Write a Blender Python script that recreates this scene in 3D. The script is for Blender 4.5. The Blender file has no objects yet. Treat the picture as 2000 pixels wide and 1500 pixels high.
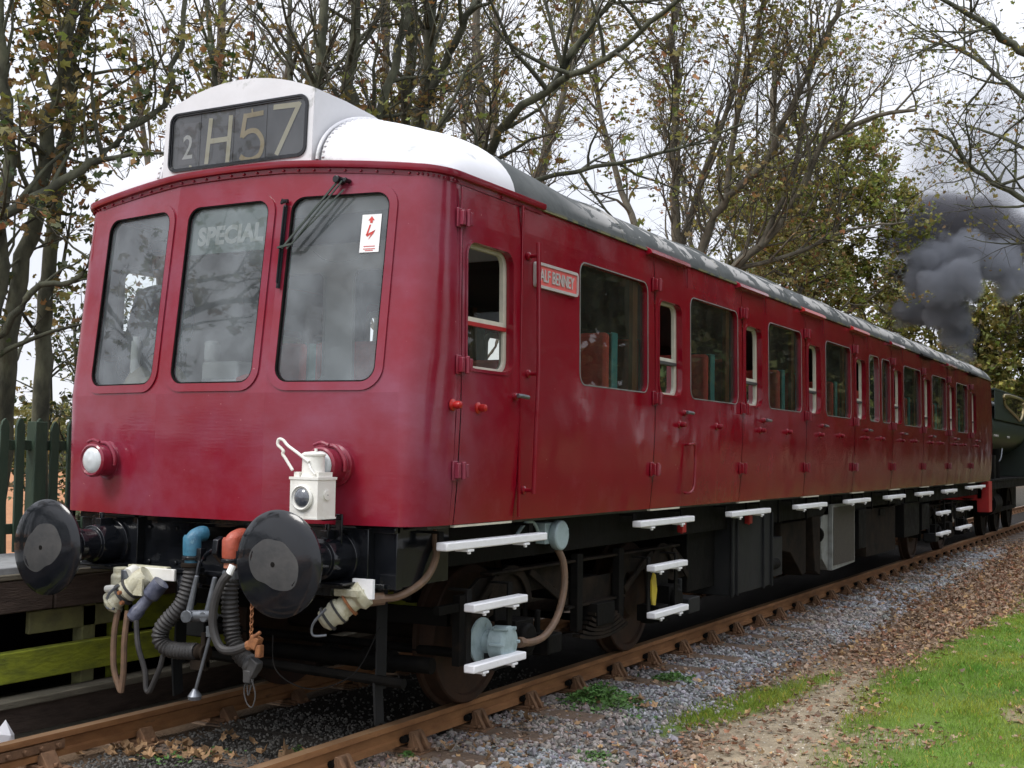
import bpy, bmesh, math, random
import numpy as np
from mathutils import Vector, Matrix
random.seed(7); rng = np.random.default_rng(11)
S = bpy.context.scene; COL = S.collection
R = math.radians; PI = math.pi

# ------------------------------------------------------------------ camera
cam_d = bpy.data.cameras.new('camera'); cam = bpy.data.objects.new('camera', cam_d); COL.objects.link(cam)
cam_d.sensor_width = 36; cam_d.lens = 43.68; cam_d.clip_start = .1; cam_d.clip_end = 600
yaw, pit, rol = R(29.197), R(3.154), R(0.880)
_f = Vector((-math.sin(yaw)*math.cos(pit), math.cos(yaw)*math.cos(pit), math.sin(pit)))
_r = Vector((math.cos(yaw), math.sin(yaw), 0)); _u = _r.cross(_f)
_r2 = math.cos(rol)*_r + math.sin(rol)*_u; _u2 = -math.sin(rol)*_r + math.cos(rol)*_u
M = Matrix((_r2, _u2, -_f)).transposed().to_4x4(); M.translation = Vector((5.086, -5.330, 1.652))
cam.matrix_world = M; S.camera = cam

# ------------------------------------------------------------------ world, sun, exposure
SUN_EL, SUN_AZ = 48, 200     # degrees; azimuth measured clockwise from +Y
w = bpy.data.worlds.new('World'); S.world = w; w.use_nodes = True
nt = w.node_tree; nt.nodes.clear()
def N(nt, t, **k):
    n = nt.nodes.new(t)
    for a, b in k.items(): setattr(n, a, b)
    return n
sky = N(nt, 'ShaderNodeTexSky', sky_type='NISHITA', sun_disc=False, sun_elevation=R(SUN_EL), sun_rotation=R(SUN_AZ), dust_density=3.0, air_density=1.0)
bg1 = N(nt, 'ShaderNodeBackground'); bg1.inputs[1].default_value = .1
bg2 = N(nt, 'ShaderNodeBackground'); bg2.inputs[1].default_value = 1.0
tc = N(nt, 'ShaderNodeTexCoord'); mp = N(nt, 'ShaderNodeMapping'); mp.inputs['Scale'].default_value = (1.2, 1.2, 3)
no = N(nt, 'ShaderNodeTexNoise'); no.inputs['Scale'].default_value = 2.2; no.inputs['Detail'].default_value = 5
cr = N(nt, 'ShaderNodeValToRGB'); cr.color_ramp.elements[0].position = .3; cr.color_ramp.elements[1].position = .72
cr.color_ramp.elements[0].color = (.74, .77, .86, 1); cr.color_ramp.elements[1].color = (.90, .91, .965, 1)
mx = N(nt, 'ShaderNodeMixShader'); mx.inputs[0].default_value = .93
out = N(nt, 'ShaderNodeOutputWorld')
L = nt.links.new
L(sky.outputs[0], bg1.inputs[0]); L(tc.outputs['Generated'], mp.inputs[0]); L(mp.outputs[0], no.inputs['Vector'])
L(no.outputs[0], cr.inputs[0])
# overcast sky: brighter towards the zenith
_sx = N(nt, 'ShaderNodeSeparateXYZ'); L(tc.outputs['Generated'], _sx.inputs[0])
_m0 = N(nt, 'ShaderNodeMath', operation='MAXIMUM'); L(_sx.outputs[2], _m0.inputs[0]); _m0.inputs[1].default_value = 0
_m1 = N(nt, 'ShaderNodeMath', operation='POWER'); L(_m0.outputs[0], _m1.inputs[0]); _m1.inputs[1].default_value = 2
_m2 = N(nt, 'ShaderNodeMath', operation='MULTIPLY_ADD'); L(_m1.outputs[0], _m2.inputs[0]); _m2.inputs[1].default_value = 1.5; _m2.inputs[2].default_value = .86
L(_m2.outputs[0], bg2.inputs[1]); L(cr.outputs[0], bg2.inputs[0]); L(bg1.outputs[0], mx.inputs[1]); L(bg2.outputs[0], mx.inputs[2]); L(mx.outputs[0], out.inputs[0])
sd = bpy.data.lights.new('sun', 'SUN'); sd.energy = 1.4; sd.angle = R(20); sd.color = (1, .97, .93)
so = bpy.data.objects.new('sun', sd); COL.objects.link(so)
_az, _el = R(SUN_AZ), R(SUN_EL)
so.rotation_euler = Vector((math.sin(_az)*math.cos(_el), math.cos(_az)*math.cos(_el), math.sin(_el))).to_track_quat('Z', 'Y').to_euler()
S.view_settings.view_transform = 'Standard'; S.view_settings.look = 'None'; S.view_settings.exposure = .46; S.view_settings.gamma = 1
S.view_settings.use_curve_mapping = False
S.render.engine = 'CYCLES'
S.cycles.max_bounces = 8; S.cycles.diffuse_bounces = 3; S.cycles.glossy_bounces = 4; S.cycles.transparent_max_bounces = 16
S.cycles.volume_bounces = 2; S.cycles.volume_step_rate = 1.5; S.cycles.volume_max_steps = 128
S.cycles.use_denoising = True; S.cycles.use_adaptive_sampling = True; S.cycles.adaptive_threshold = .02
S.cycles.caustics_reflective = False; S.cycles.caustics_refractive = False

# ------------------------------------------------------------------ materials
def mat(name, c1, c2=None, rough=.6, metal=0, scale=8, bump=0, bscale=None, coat=0, coat_rough=.1, c3=None, spec=.5, sheen=0,
        rvar=0, attr=None, detail=6, stretch=None, mixpos=(.35, .65), wave=0, trans=0):
    m = bpy.data.materials.new(name); m.use_nodes = True; t = m.node_tree; p = t.nodes['Principled BSDF']; l = t.links.new
    p.inputs['Roughness'].default_value = rough; p.inputs['Metallic'].default_value = metal
    p.inputs['Specular IOR Level'].default_value = spec
    p.inputs['Coat Weight'].default_value = coat; p.inputs['Coat Roughness'].default_value = coat_rough
    co = N(t, 'ShaderNodeTexCoord'); v = co.outputs['Object']
    if stretch:
        mpn = N(t, 'ShaderNodeMapping'); mpn.inputs['Scale'].default_value = stretch; l(v, mpn.inputs[0]); v = mpn.outputs[0]
    if c2 is None: p.inputs['Base Color'].default_value = (*c1, 1)
    if c2 is not None or rvar:
        n = N(t, 'ShaderNodeTexNoise'); n.inputs['Scale'].default_value = scale; n.inputs['Detail'].default_value = detail; n.inputs['Roughness'].default_value = .62
        l(v, n.inputs['Vector'])
        if c2 is not None:
            r = N(t, 'ShaderNodeValToRGB'); r.color_ramp.elements[0].position = mixpos[0]; r.color_ramp.elements[1].position = mixpos[1]
            r.color_ramp.elements[0].color = (*c1, 1); r.color_ramp.elements[1].color = (*c2, 1)
            if c3 is not None:
                e = r.color_ramp.elements.new(min(.98, mixpos[1]+.08)); e.color = (*c3, 1)
            l(n.outputs[0], r.inputs[0]); src = r.outputs[0]
            if attr:
                a = N(t, 'ShaderNodeAttribute', attribute_name=attr); mm = N(t, 'ShaderNodeMix', data_type='RGBA', blend_type='MULTIPLY'); mm.inputs[0].default_value = 1
                l(src, mm.inputs[6]); l(a.outputs[0], mm.inputs[7]); src = mm.outputs[2]
            l(src, p.inputs['Base Color'])
        if rvar:
            mr = N(t, 'ShaderNodeMapRange'); mr.inputs[1].default_value = .3; mr.inputs[2].default_value = .7
            mr.inputs[3].default_value = max(.02, rough-rvar); mr.inputs[4].default_value = rough+rvar
            l(n.outputs[0], mr.inputs[0]); l(mr.outputs[0], p.inputs['Roughness'])
    hgt = None
    if bump:
        n2 = N(t, 'ShaderNodeTexNoise'); n2.inputs['Scale'].default_value = bscale or scale*4; n2.inputs['Detail'].default_value = 4; l(v, n2.inputs['Vector'])
        b = N(t, 'ShaderNodeBump'); b.inputs['Strength'].default_value = 1; b.inputs['Distance'].default_value = bump; l(n2.outputs[0], b.inputs['Height'])
        hgt = b
        if wave:
            n3 = N(t, 'ShaderNodeTexNoise'); n3.inputs['Scale'].default_value = 1.7; n3.inputs['Detail'].default_value = 1.5; l(co.outputs['Object'], n3.inputs['Vector'])
            b2 = N(t, 'ShaderNodeBump'); b2.inputs['Strength'].default_value = 1; b2.inputs['Distance'].default_value = wave; l(n3.outputs[0], b2.inputs['Height'])
            l(b.outputs[0], b2.inputs['Normal']); hgt = b2
        l(hgt.outputs[0], p.inputs['Normal'])
        if coat: l(hgt.outputs[0], p.inputs['Coat Normal'])
    if trans:
        tr = N(t, 'ShaderNodeBsdfTranslucent'); ms = N(t, 'ShaderNodeMixShader'); ms.inputs[0].default_value = trans
        o = t.nodes['Material Output']
        if p.inputs['Base Color'].is_linked: l(p.inputs['Base Color'].links[0].from_socket, tr.inputs[0])
        else: tr.inputs[0].default_value = (*c1, 1)
        l(p.outputs[0], ms.inputs[1]); l(tr.outputs[0], ms.inputs[2]); l(ms.outputs[0], o.inputs[0])
    return m

def maroon_mat(name, tired=0.0):
    """brush painted maroon gloss: patches of fresher and duller paint, faint streaks, gently wavy plate; darker brown red toward the far end"""
    m = bpy.data.materials.new(name); m.use_nodes = True; t = m.node_tree; p = t.nodes['Principled BSDF']; l = t.links.new
    co = N(t, 'ShaderNodeTexCoord'); v = co.outputs['Object']
    def noise(sc, det=4, st=None, rgh=.55):
        n = N(t, 'ShaderNodeTexNoise'); n.inputs['Scale'].default_value = sc; n.inputs['Detail'].default_value = det; n.inputs['Roughness'].default_value = rgh
        if st:
            k = N(t, 'ShaderNodeMapping'); k.inputs['Scale'].default_value = st; l(v, k.inputs[0]); l(k.outputs[0], n.inputs['Vector'])
        else: l(v, n.inputs['Vector'])
        return n.outputs[0]
    def ramp(s, stops):  # much darker ground around the rails from the front wheels onward
        r = N(t, 'ShaderNodeValToRGB'); e = r.color_ramp.elements
        e[0].position, e[0].color = stops[0][0], (*stops[0][1], 1); e[1].position, e[1].color = stops[-1][0], (*stops[-1][1], 1)
        for q, c in stops[1:-1]: k = e.new(q); k.color = (*c, 1)  # ground out of view, darkened to keep green reflections off the car side
        l(s, r.inputs[0]); return r.outputs[0]
    def rng_(s, a, b, c, d):
        r = N(t, 'ShaderNodeMapRange'); r.inputs[1].default_value = a; r.inputs[2].default_value = b; r.inputs[3].default_value = c; r.inputs[4].default_value = d
        l(s, r.inputs[0]); return r.outputs[0]
    def mixc(f, a, b, bt='MIX'):
        k = N(t, 'ShaderNodeMix', data_type='RGBA', blend_type=bt)
        if isinstance(f, float): k.inputs[0].default_value = f
        else: l(f, k.inputs[0])
        for i, s in ((6, a), (7, b)):
            if isinstance(s, tuple): k.inputs[i].default_value = (*s, 1)
            else: l(s, k.inputs[i])
        return k.outputs[2]
    big = noise(.9, 3)
    base = ramp(big, [(.35, (.190, .002, .0105)), (.5, (.212, .0022, .0115)), (.68, (.175, .0027, .013))])
    fade = rng_(noise(2.3, 6, rgh=.7), .56, .74, 0, .55)
    base = mixc(fade, base, (.235, .028, .045))
    sx = N(t, 'ShaderNodeSeparateXYZ'); l(v, sx.inputs[0])
    # chalky bloom patches on the front paint, lavender sky reflection painted in too
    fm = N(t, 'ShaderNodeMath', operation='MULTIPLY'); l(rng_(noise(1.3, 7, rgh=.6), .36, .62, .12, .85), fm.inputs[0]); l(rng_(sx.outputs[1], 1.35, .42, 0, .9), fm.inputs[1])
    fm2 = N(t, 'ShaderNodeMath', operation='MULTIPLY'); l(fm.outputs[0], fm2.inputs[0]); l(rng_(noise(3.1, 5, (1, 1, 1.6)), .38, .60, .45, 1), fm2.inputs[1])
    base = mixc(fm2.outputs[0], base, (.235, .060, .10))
    # far end: darker brown red
    far = rng_(sx.outputs[1], 5.5, 17, 0, .8)
    base = mixc(far, base, (.085, .005, .009))
    # rain streaks low on the side, more of them far down
    st = rng_(noise(6, 3, (6, 6, .28)), .60, .72, 0, 1)
    mk = N(t, 'ShaderNodeMath', operation='MULTIPLY'); l(st, mk.inputs[0]); l(rng_(sx.outputs[1], 7, 12, .0, .16), mk.inputs[1])
    mk2 = N(t, 'ShaderNodeMath', operation='MULTIPLY'); l(mk.outputs[0], mk2.inputs[0]); l(rng_(sx.outputs[2], 2.0, 1.4, 0, 1), mk2.inputs[1])
    base = mixc(mk2.outputs[0], base, (.15, .035, .04))
    # chips
    ch = rng_(noise(38, 2), .765, .775, 0, .6)
    base = mixc(ch, base, (.45, .20, .20))
    l(base, p.inputs['Base Color'])
    ro = rng_(noise(1.6, 5, rgh=.65), .38, .66, .07, .27)
    l(ro, p.inputs['Roughness'])
    p.inputs['Specular IOR Level'].default_value = .5
    b1 = N(t, 'ShaderNodeBump'); b1.inputs['Strength'].default_value = 1; b1.inputs['Distance'].default_value = .00022; l(noise(22, 4), b1.inputs['Height'])
    b2 = N(t, 'ShaderNodeBump'); b2.inputs['Strength'].default_value = 1; b2.inputs['Distance'].default_value = .014; l(noise(1.5, 2), b2.inputs['Height']); l(b1.outputs[0], b2.inputs['Normal'])
    b3 = N(t, 'ShaderNodeBump'); b3.inputs['Strength'].default_value = 1; b3.inputs['Distance'].default_value = .00035; l(noise(9, 3, (1, 1, 9)), b3.inputs['Height']); l(b2.outputs[0], b3.inputs['Normal'])
    l(b3.outputs[0], p.inputs['Normal'])
    return m

def glass_mat(name, tint=(.82, .88, .86), ior=1.5, dirt_haze=.12, dirt_haze_c=(.35, .37, .36)):
    m = bpy.data.materials.new(name); m.use_nodes = True; t = m.node_tree; t.nodes.remove(t.nodes['Principled BSDF']); l = t.links.new
    fr = N(t, 'ShaderNodeFresnel'); fr.inputs[0].default_value = ior
    tr = N(t, 'ShaderNodeBsdfTransparent'); tr.inputs[0].default_value = (*tint, 1)
    gl = N(t, 'ShaderNodeBsdfGlossy'); gl.inputs['Roughness'].default_value = .015
    a = N(t, 'ShaderNodeMixShader'); l(fr.outputs[0], a.inputs[0]); l(tr.outputs[0], a.inputs[1]); l(gl.outputs[0], a.inputs[2])
    df = N(t, 'ShaderNodeBsdfDiffuse'); df.inputs[0].default_value = (*dirt_haze_c, 1)
    n = N(t, 'ShaderNodeTexNoise'); n.inputs['Scale'].default_value = 5; n.inputs['Detail'].default_value = 6; co = N(t, 'ShaderNodeTexCoord'); l(co.outputs['Object'], n.inputs['Vector'])
    mr = N(t, 'ShaderNodeMapRange'); mr.inputs[1].default_value = .35; mr.inputs[2].default_value = .75; mr.inputs[3].default_value = dirt_haze*.5; mr.inputs[4].default_value = dirt_haze*1.6
    l(n.outputs[0], mr.inputs[0])
    b = N(t, 'ShaderNodeMixShader'); l(mr.outputs[0], b.inputs[0]); l(a.outputs[0], b.inputs[1]); l(df.outputs[0], b.inputs[2])
    l(b.outputs[0], t.nodes['Material Output'].inputs[0])
    return m

MT = dict(
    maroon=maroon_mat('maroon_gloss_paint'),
    red=mat('red_lamp_paint', (.42, .015, .012), (.34, .012, .01), rough=.3),
    beamred=mat('buffer_beam_red', (.40, .012, .012), (.30, .01, .01), rough=.5),
    white_roof=mat('white_roof_paint', (.64, .64, .66), (.68, .68, .70), rough=.5, scale=4, bump=.004, bscale=5, c3=(.40, .41, .40), detail=12, mixpos=(.40, .60)),
    roof=None,
    white=mat('white_step_paint', (.86, .86, .88), (.80, .80, .82), rough=.45, scale=14, bump=.002, c3=(.45, .42, .38), mixpos=(.40, .68)),
    lampwhite=mat('lamp_cream_paint', (.74, .73, .68), (.66, .63, .56), rough=.45, scale=9, bump=.0015, c3=(.45, .33, .22), mixpos=(.5, .74)),
    cream=mat('cream_frame_paint', (.62, .59, .48), (.52, .50, .42), rough=.5, scale=10),
    gloss_black=mat('gloss_black_paint', (.006, .007, .009), (.010, .011, .014), rough=.13, scale=5, rvar=.07, bump=.002, bscale=9),
    black=mat('grimy_black', (.004, .004, .004), (.010, .009, .008), rough=.7, scale=7, rvar=.15, bump=.003, c3=(.017, .013, .010), spec=.08),
    dusty=mat('brown_dust_on_black', (.009, .008, .007), (.024, .017, .012), rough=.8, scale=5, bump=.003, spec=.08),
    wheelrust=mat('rusty_wheel', (.025, .014, .009), (.050, .024, .013), rough=.7, scale=6, bump=.002, spec=.25),
    rubber=mat('grey_black_rubber', (.022, .021, .021), (.042, .039, .037), rough=.6, scale=14, bump=.001),
    steel=mat('grey_bare_steel', (.20, .215, .235), (.12, .13, .145), rough=.4, metal=.6, scale=14),
    scrape=mat('scraped_dull_steel', (.034, .035, .036), (.060, .058, .056), rough=.6, metal=.1, scale=9, bump=.0015),
    blue=mat('blue_pipe_paint', (.045, .18, .27), (.035, .12, .19), rough=.4, scale=18, bump=.003, c3=(.13, .25, .30)),
    orange=mat('orange_pipe_paint', (.42, .085, .045), (.30, .065, .038), rough=.4, scale=18, bump=.003),
    orange_old=mat('faded_orange_pipe_paint', (.50, .20, .12), (.38, .14, .08), rough=.5, scale=18, bump=.003),
    cast=mat('cream_painted_casting', (.52, .50, .38), (.40, .37, .24), rough=.5, scale=22, bump=.004, c3=(.22, .15, .08), mixpos=(.45, .68)),
    duck=mat('duck_blue_paint', (.30, .38, .40), (.22, .29, .29), rough=.5, scale=14, bump=.003, c3=(.12, .13, .11), mixpos=(.45, .68)),
    brownhose=mat('brown_flexible_conduit', (.17, .10, .06), (.11, .07, .045), rough=.6, scale=20),
    rustchain=mat('orange_rust', (.32, .13, .045), (.18, .07, .03), rough=.8, scale=25, bump=.003),
    glass_front=glass_mat('windscreen_glass', tint=(.88, .93, .91), ior=1.72, dirt_haze=.11, dirt_haze_c=(.74, .83, .88)),  # pale blue film: reflected sky haze painted in with the dirt
    glass=glass_mat('saloon_glass', tint=(.93, .95, .91), ior=1.5, dirt_haze=.07, dirt_haze_c=(.18, .19, .15)),
    glass_lamp=mat('frosted_lens', (.62, .65, .66), (.52, .56, .56), rough=.15, coat=.8, scale=30),
    lens=mat('dark_bullseye_lens', (.14, .15, .17), (.05, .055, .07), rough=.05, coat=1, scale=16),
    seatred=mat('red_seat_cloth', (.74, .11, .08), (.62, .09, .07), rough=.85, scale=30),
    teal=mat('teal_seat_side', (.10, .40, .40), (.08, .32, .32), rough=.5),
    interior=mat('cream_cab_lining', (.78, .80, .80), (.70, .73, .74), rough=.6, scale=4),
    darkwood=mat('dark_ceiling_lining', (.05, .05, .042), (.035, .033, .028), rough=.6, scale=4),
    wood=mat('varnished_wood_pillar', (.22, .09, .03), (.15, .06, .02), rough=.5, scale=5, stretch=(6, 6, 1)),
    blind=mat('black_blind_cloth', (.19, .20, .215), (.15, .16, .17), rough=.7, scale=6),
    letter=mat('cream_letters', (.90, .86, .64), (.84, .79, .56), rough=.7, scale=12),
    letterold=mat('yellowed_letters', (.72, .60, .36), (.56, .45, .24), rough=.7, scale=12),
    letterwhite=mat('white_letters', (.93, .95, .92), (.88, .90, .87), rough=.6),
    platered=mat('red_plate_field', (.72, .13, .12), (.66, .11, .10), rough=.4),
    platemetal=mat('polished_letter_metal', (.50, .47, .45), (.42, .39, .37), rough=.5, metal=.1),
    sticker=mat('white_sticker', (.80, .80, .80), None, rough=.5),
    stickred=mat('red_sticker_print', (.55, .04, .03), None, rough=.5),
    loco=mat('dark_green_loco_paint', (.010, .024, .016), (.007, .016, .011), rough=.5, scale=3),
    brass=mat('brass_ring', (.42, .34, .18), (.3, .24, .12), rough=.35, metal=.7),
    cloth_dark=mat('navy_coat_cloth', (.012, .014, .02), (.02, .02, .028), rough=.9, scale=20),
    skin=mat('skin', (.42, .24, .17), (.36, .2, .14), rough=.6),
    bag=mat('beige_canvas', (.50, .45, .30), (.40, .35, .23), rough=.85, scale=9, bump=.01, bscale=7),
    grating=mat('radiator_core', (.05, .042, .032), (.034, .028, .022), rough=.7, scale=30, bump=.004, bscale=120),
    frame_pale=mat('pale_frame_paint', (.22, .23, .22), (.14, .14, .125), rough=.6, scale=8),
    battery=mat('charcoal_box_paint', (.016, .017, .018), (.024, .024, .024), rough=.6, scale=4, rvar=.1, spec=.12),
    yellow=mat('yellow_tag_paint', (.55, .42, .03), (.4, .3, .03), rough=.5),
    rail=mat('rusty_rail', (.17, .072, .024), (.27, .125, .045), rough=.8, scale=9, bump=.003, c3=(.12, .055, .024), stretch=(1, .35, 1)),
    railtop=mat('worn_rail_head', (.27, .165, .09), (.20, .11, .055), rough=.5, metal=.25, scale=6, stretch=(1, .3, 1)),
    chair=mat('rusty_chair', (.11, .058, .029), (.19, .10, .05), rough=.85, scale=14, bump=.004),
    sleeper=mat('old_sleeper_wood', (.10, .068, .048), (.20, .135, .09), rough=.9, scale=6, bump=.006, stretch=(1, 9, 6)),
    ballast=mat('granite_ballast', (.23, .23, .232), (.36, .358, .355), rough=.85, scale=30, attr='tint'),
    leaf_litter=mat('dry_brown_leaf', (.28, .19, .125), (.38, .275, .19), rough=.8, scale=16, attr='tint', trans=.15),
    picket=mat('dark_green_fence_paint', (.022, .045, .026), (.035, .06, .033), rough=.7, scale=6, bump=.003, c3=(.07, .10, .02), mixpos=(.45, .7), stretch=(4, 4, 1)),
    mossy=mat('mossy_timber', (.30, .34, .025), (.17, .20, .025), rough=.9, scale=5, bump=.006, c3=(.05, .045, .025), mixpos=(.4, .66), stretch=(3, 1, 3)),
    algae=mat('algae_stained_timber', (.26, .26, .11), (.17, .16, .085), rough=.9, scale=6, bump=.005, c3=(.05, .04, .03)),
    creosote=mat('dark_creosoted_timber', (.050, .034, .026), (.085, .06, .046), rough=.9, scale=5, bump=.006, stretch=(3, 1, 6)),
    weathered=mat('weathered_ledge_timber', (.11, .10, .07), (.17, .15, .11), rough=.9, scale=5, bump=.005, stretch=(3, 1, 6)),
    slab=mat('grey_platform_slab', (.30, .31, .31), (.22, .225, .22), rough=.85, scale=7, bump=.004),
    bark=mat('green_grey_bark', (.05, .052, .036), (.12, .125, .08), rough=.9, scale=7, bump=.012, bscale=26, c3=(.045, .065, .022), mixpos=(.4, .64), stretch=(1, 1, .5)),
    bark2=mat('brown_grey_bark', (.10, .088, .066), (.18, .165, .125), rough=.9, scale=6, bump=.01, bscale=30, c3=(.06, .075, .035), mixpos=(.4, .66), stretch=(1, 1, .5)),
    twig=mat('dark_twig', (.042, .038, .028), (.075, .068, .048), rough=.9, scale=5),
    leafgreen=mat('autumn_olive_leaf', (.17, .18, .045), (.22, .19, .06), rough=.6, scale=1.2, attr='tint', trans=.35),
    leafbrown=mat('autumn_brown_leaf', (.27, .145, .05), (.20, .14, .06), rough=.7, scale=1.5, attr='tint', trans=.35),
    oakleaf=mat('yellow_green_leaf', (.19, .225, .045), (.26, .23, .05), rough=.6, scale=.5, attr='tint', trans=.4),
    ivy=mat('dark_ivy_leaf', (.035, .06, .018), (.06, .08, .024), rough=.5, scale=2, attr='tint', trans=.2),
    grass=mat('fresh_grass', (.19, .31, .035), (.26, .37, .055), rough=.6, scale=3, attr='tint', trans=.35),
    weed=mat('weed_leaf', (.08, .19, .045), (.13, .24, .06), rough=.6, scale=9, attr='tint', trans=.3),
)
def roof_material():
    m = mat('peeling_grey_roof', (.075, .082, .082), (.11, .116, .114), rough=.85, scale=4, bump=.004, spec=.15)
    t = m.node_tree; p = t.nodes['Principled BSDF']; l = t.links.new
    src = p.inputs['Base Color'].links[0].from_socket
    co = N(t, 'ShaderNodeTexCoord'); k = N(t, 'ShaderNodeMapping'); k.inputs['Scale'].default_value = (1, 1.1, 2.2); l(co.outputs['Object'], k.inputs[0])
    n = N(t, 'ShaderNodeTexNoise'); n.inputs['Scale'].default_value = 2.2; n.inputs['Detail'].default_value = 7; n.inputs['Roughness'].default_value = .6; n.inputs['Distortion'].default_value = .8; l(k.outputs[0], n.inputs['Vector'])
    mr = N(t, 'ShaderNodeMapRange'); mr.inputs[1].default_value = .492; mr.inputs[2].default_value = .507; l(n.outputs[0], mr.inputs[0])
    sx = N(t, 'ShaderNodeSeparateXYZ'); l(co.outputs['Object'], sx.inputs[0])
    m1 = N(t, 'ShaderNodeMapRange'); m1.inputs[1].default_value = 3.25; m1.inputs[2].default_value = 3.29; l(sx.outputs[2], m1.inputs[0])
    m2 = N(t, 'ShaderNodeMapRange'); m2.inputs[1].default_value = 3.50; m2.inputs[2].default_value = 3.42; l(sx.outputs[2], m2.inputs[0])
    m3 = N(t, 'ShaderNodeMapRange'); m3.inputs[1].default_value = 1.9; m3.inputs[2].default_value = 2.8; l(sx.outputs[1], m3.inputs[0])
    pr = mr.outputs[0]
    for q in (m1, m2, m3):
        mm = N(t, 'ShaderNodeMath', operation='MULTIPLY'); l(pr, mm.inputs[0]); l(q.outputs[0], mm.inputs[1]); pr = mm.outputs[0]
    mc = N(t, 'ShaderNodeMix', data_type='RGBA'); l(pr, mc.inputs[0]); l(src, mc.inputs[6]); mc.inputs[7].default_value = (.36, .355, .34, 1)
    # moss line along the bottom edge
    m4 = N(t, 'ShaderNodeMapRange'); m4.inputs[1].default_value = 3.225; m4.inputs[2].default_value = 3.20; l(sx.outputs[2], m4.inputs[0])
    n5 = N(t, 'ShaderNodeTexNoise'); n5.inputs['Scale'].default_value = 9; l(co.outputs['Object'], n5.inputs['Vector'])
    m6 = N(t, 'ShaderNodeMapRange'); m6.inputs[1].default_value = .45; m6.inputs[2].default_value = .55; l(n5.outputs[0], m6.inputs[0])
    mm = N(t, 'ShaderNodeMath', operation='MULTIPLY'); l(m4.outputs[0], mm.inputs[0]); l(m6.outputs[0], mm.inputs[1])
    mc2 = N(t, 'ShaderNodeMix', data_type='RGBA'); l(mm.outputs[0], mc2.inputs[0]); l(mc.outputs[2], mc2.inputs[6]); mc2.inputs[7].default_value = (.20, .19, .10, 1)
    l(mc2.outputs[2], p.inputs['Base Color'])
    return m
MT['roof'] = roof_material()

# ------------------------------------------------------------------ object helpers
def link(name, me, parent=None, loc=None):
    o = bpy.data.objects.new(name, me); COL.objects.link(o)
    if parent is not None: o.parent = parent
    if loc is not None: o.location = loc
    return o
def empty(name, loc=(0, 0, 0), rz=0):
    o = bpy.data.objects.new(name, None); COL.objects.link(o); o.location = loc; o.rotation_euler = (0, 0, rz); o.empty_display_size = .1
    return o
def tag(o, label=None, cat=None, group=None, kind=None):
    if label: o['label'] = label
    if cat: o['category'] = cat
    if group: o['group'] = group
    if kind: o['kind'] = kind
    return o
def copy_tree(o, parent=None):
    c = o.copy(); COL.objects.link(c)
    if parent is not None: c.parent = parent
    for ch in list(o.children): copy_tree(ch, c)
    return c

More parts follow.
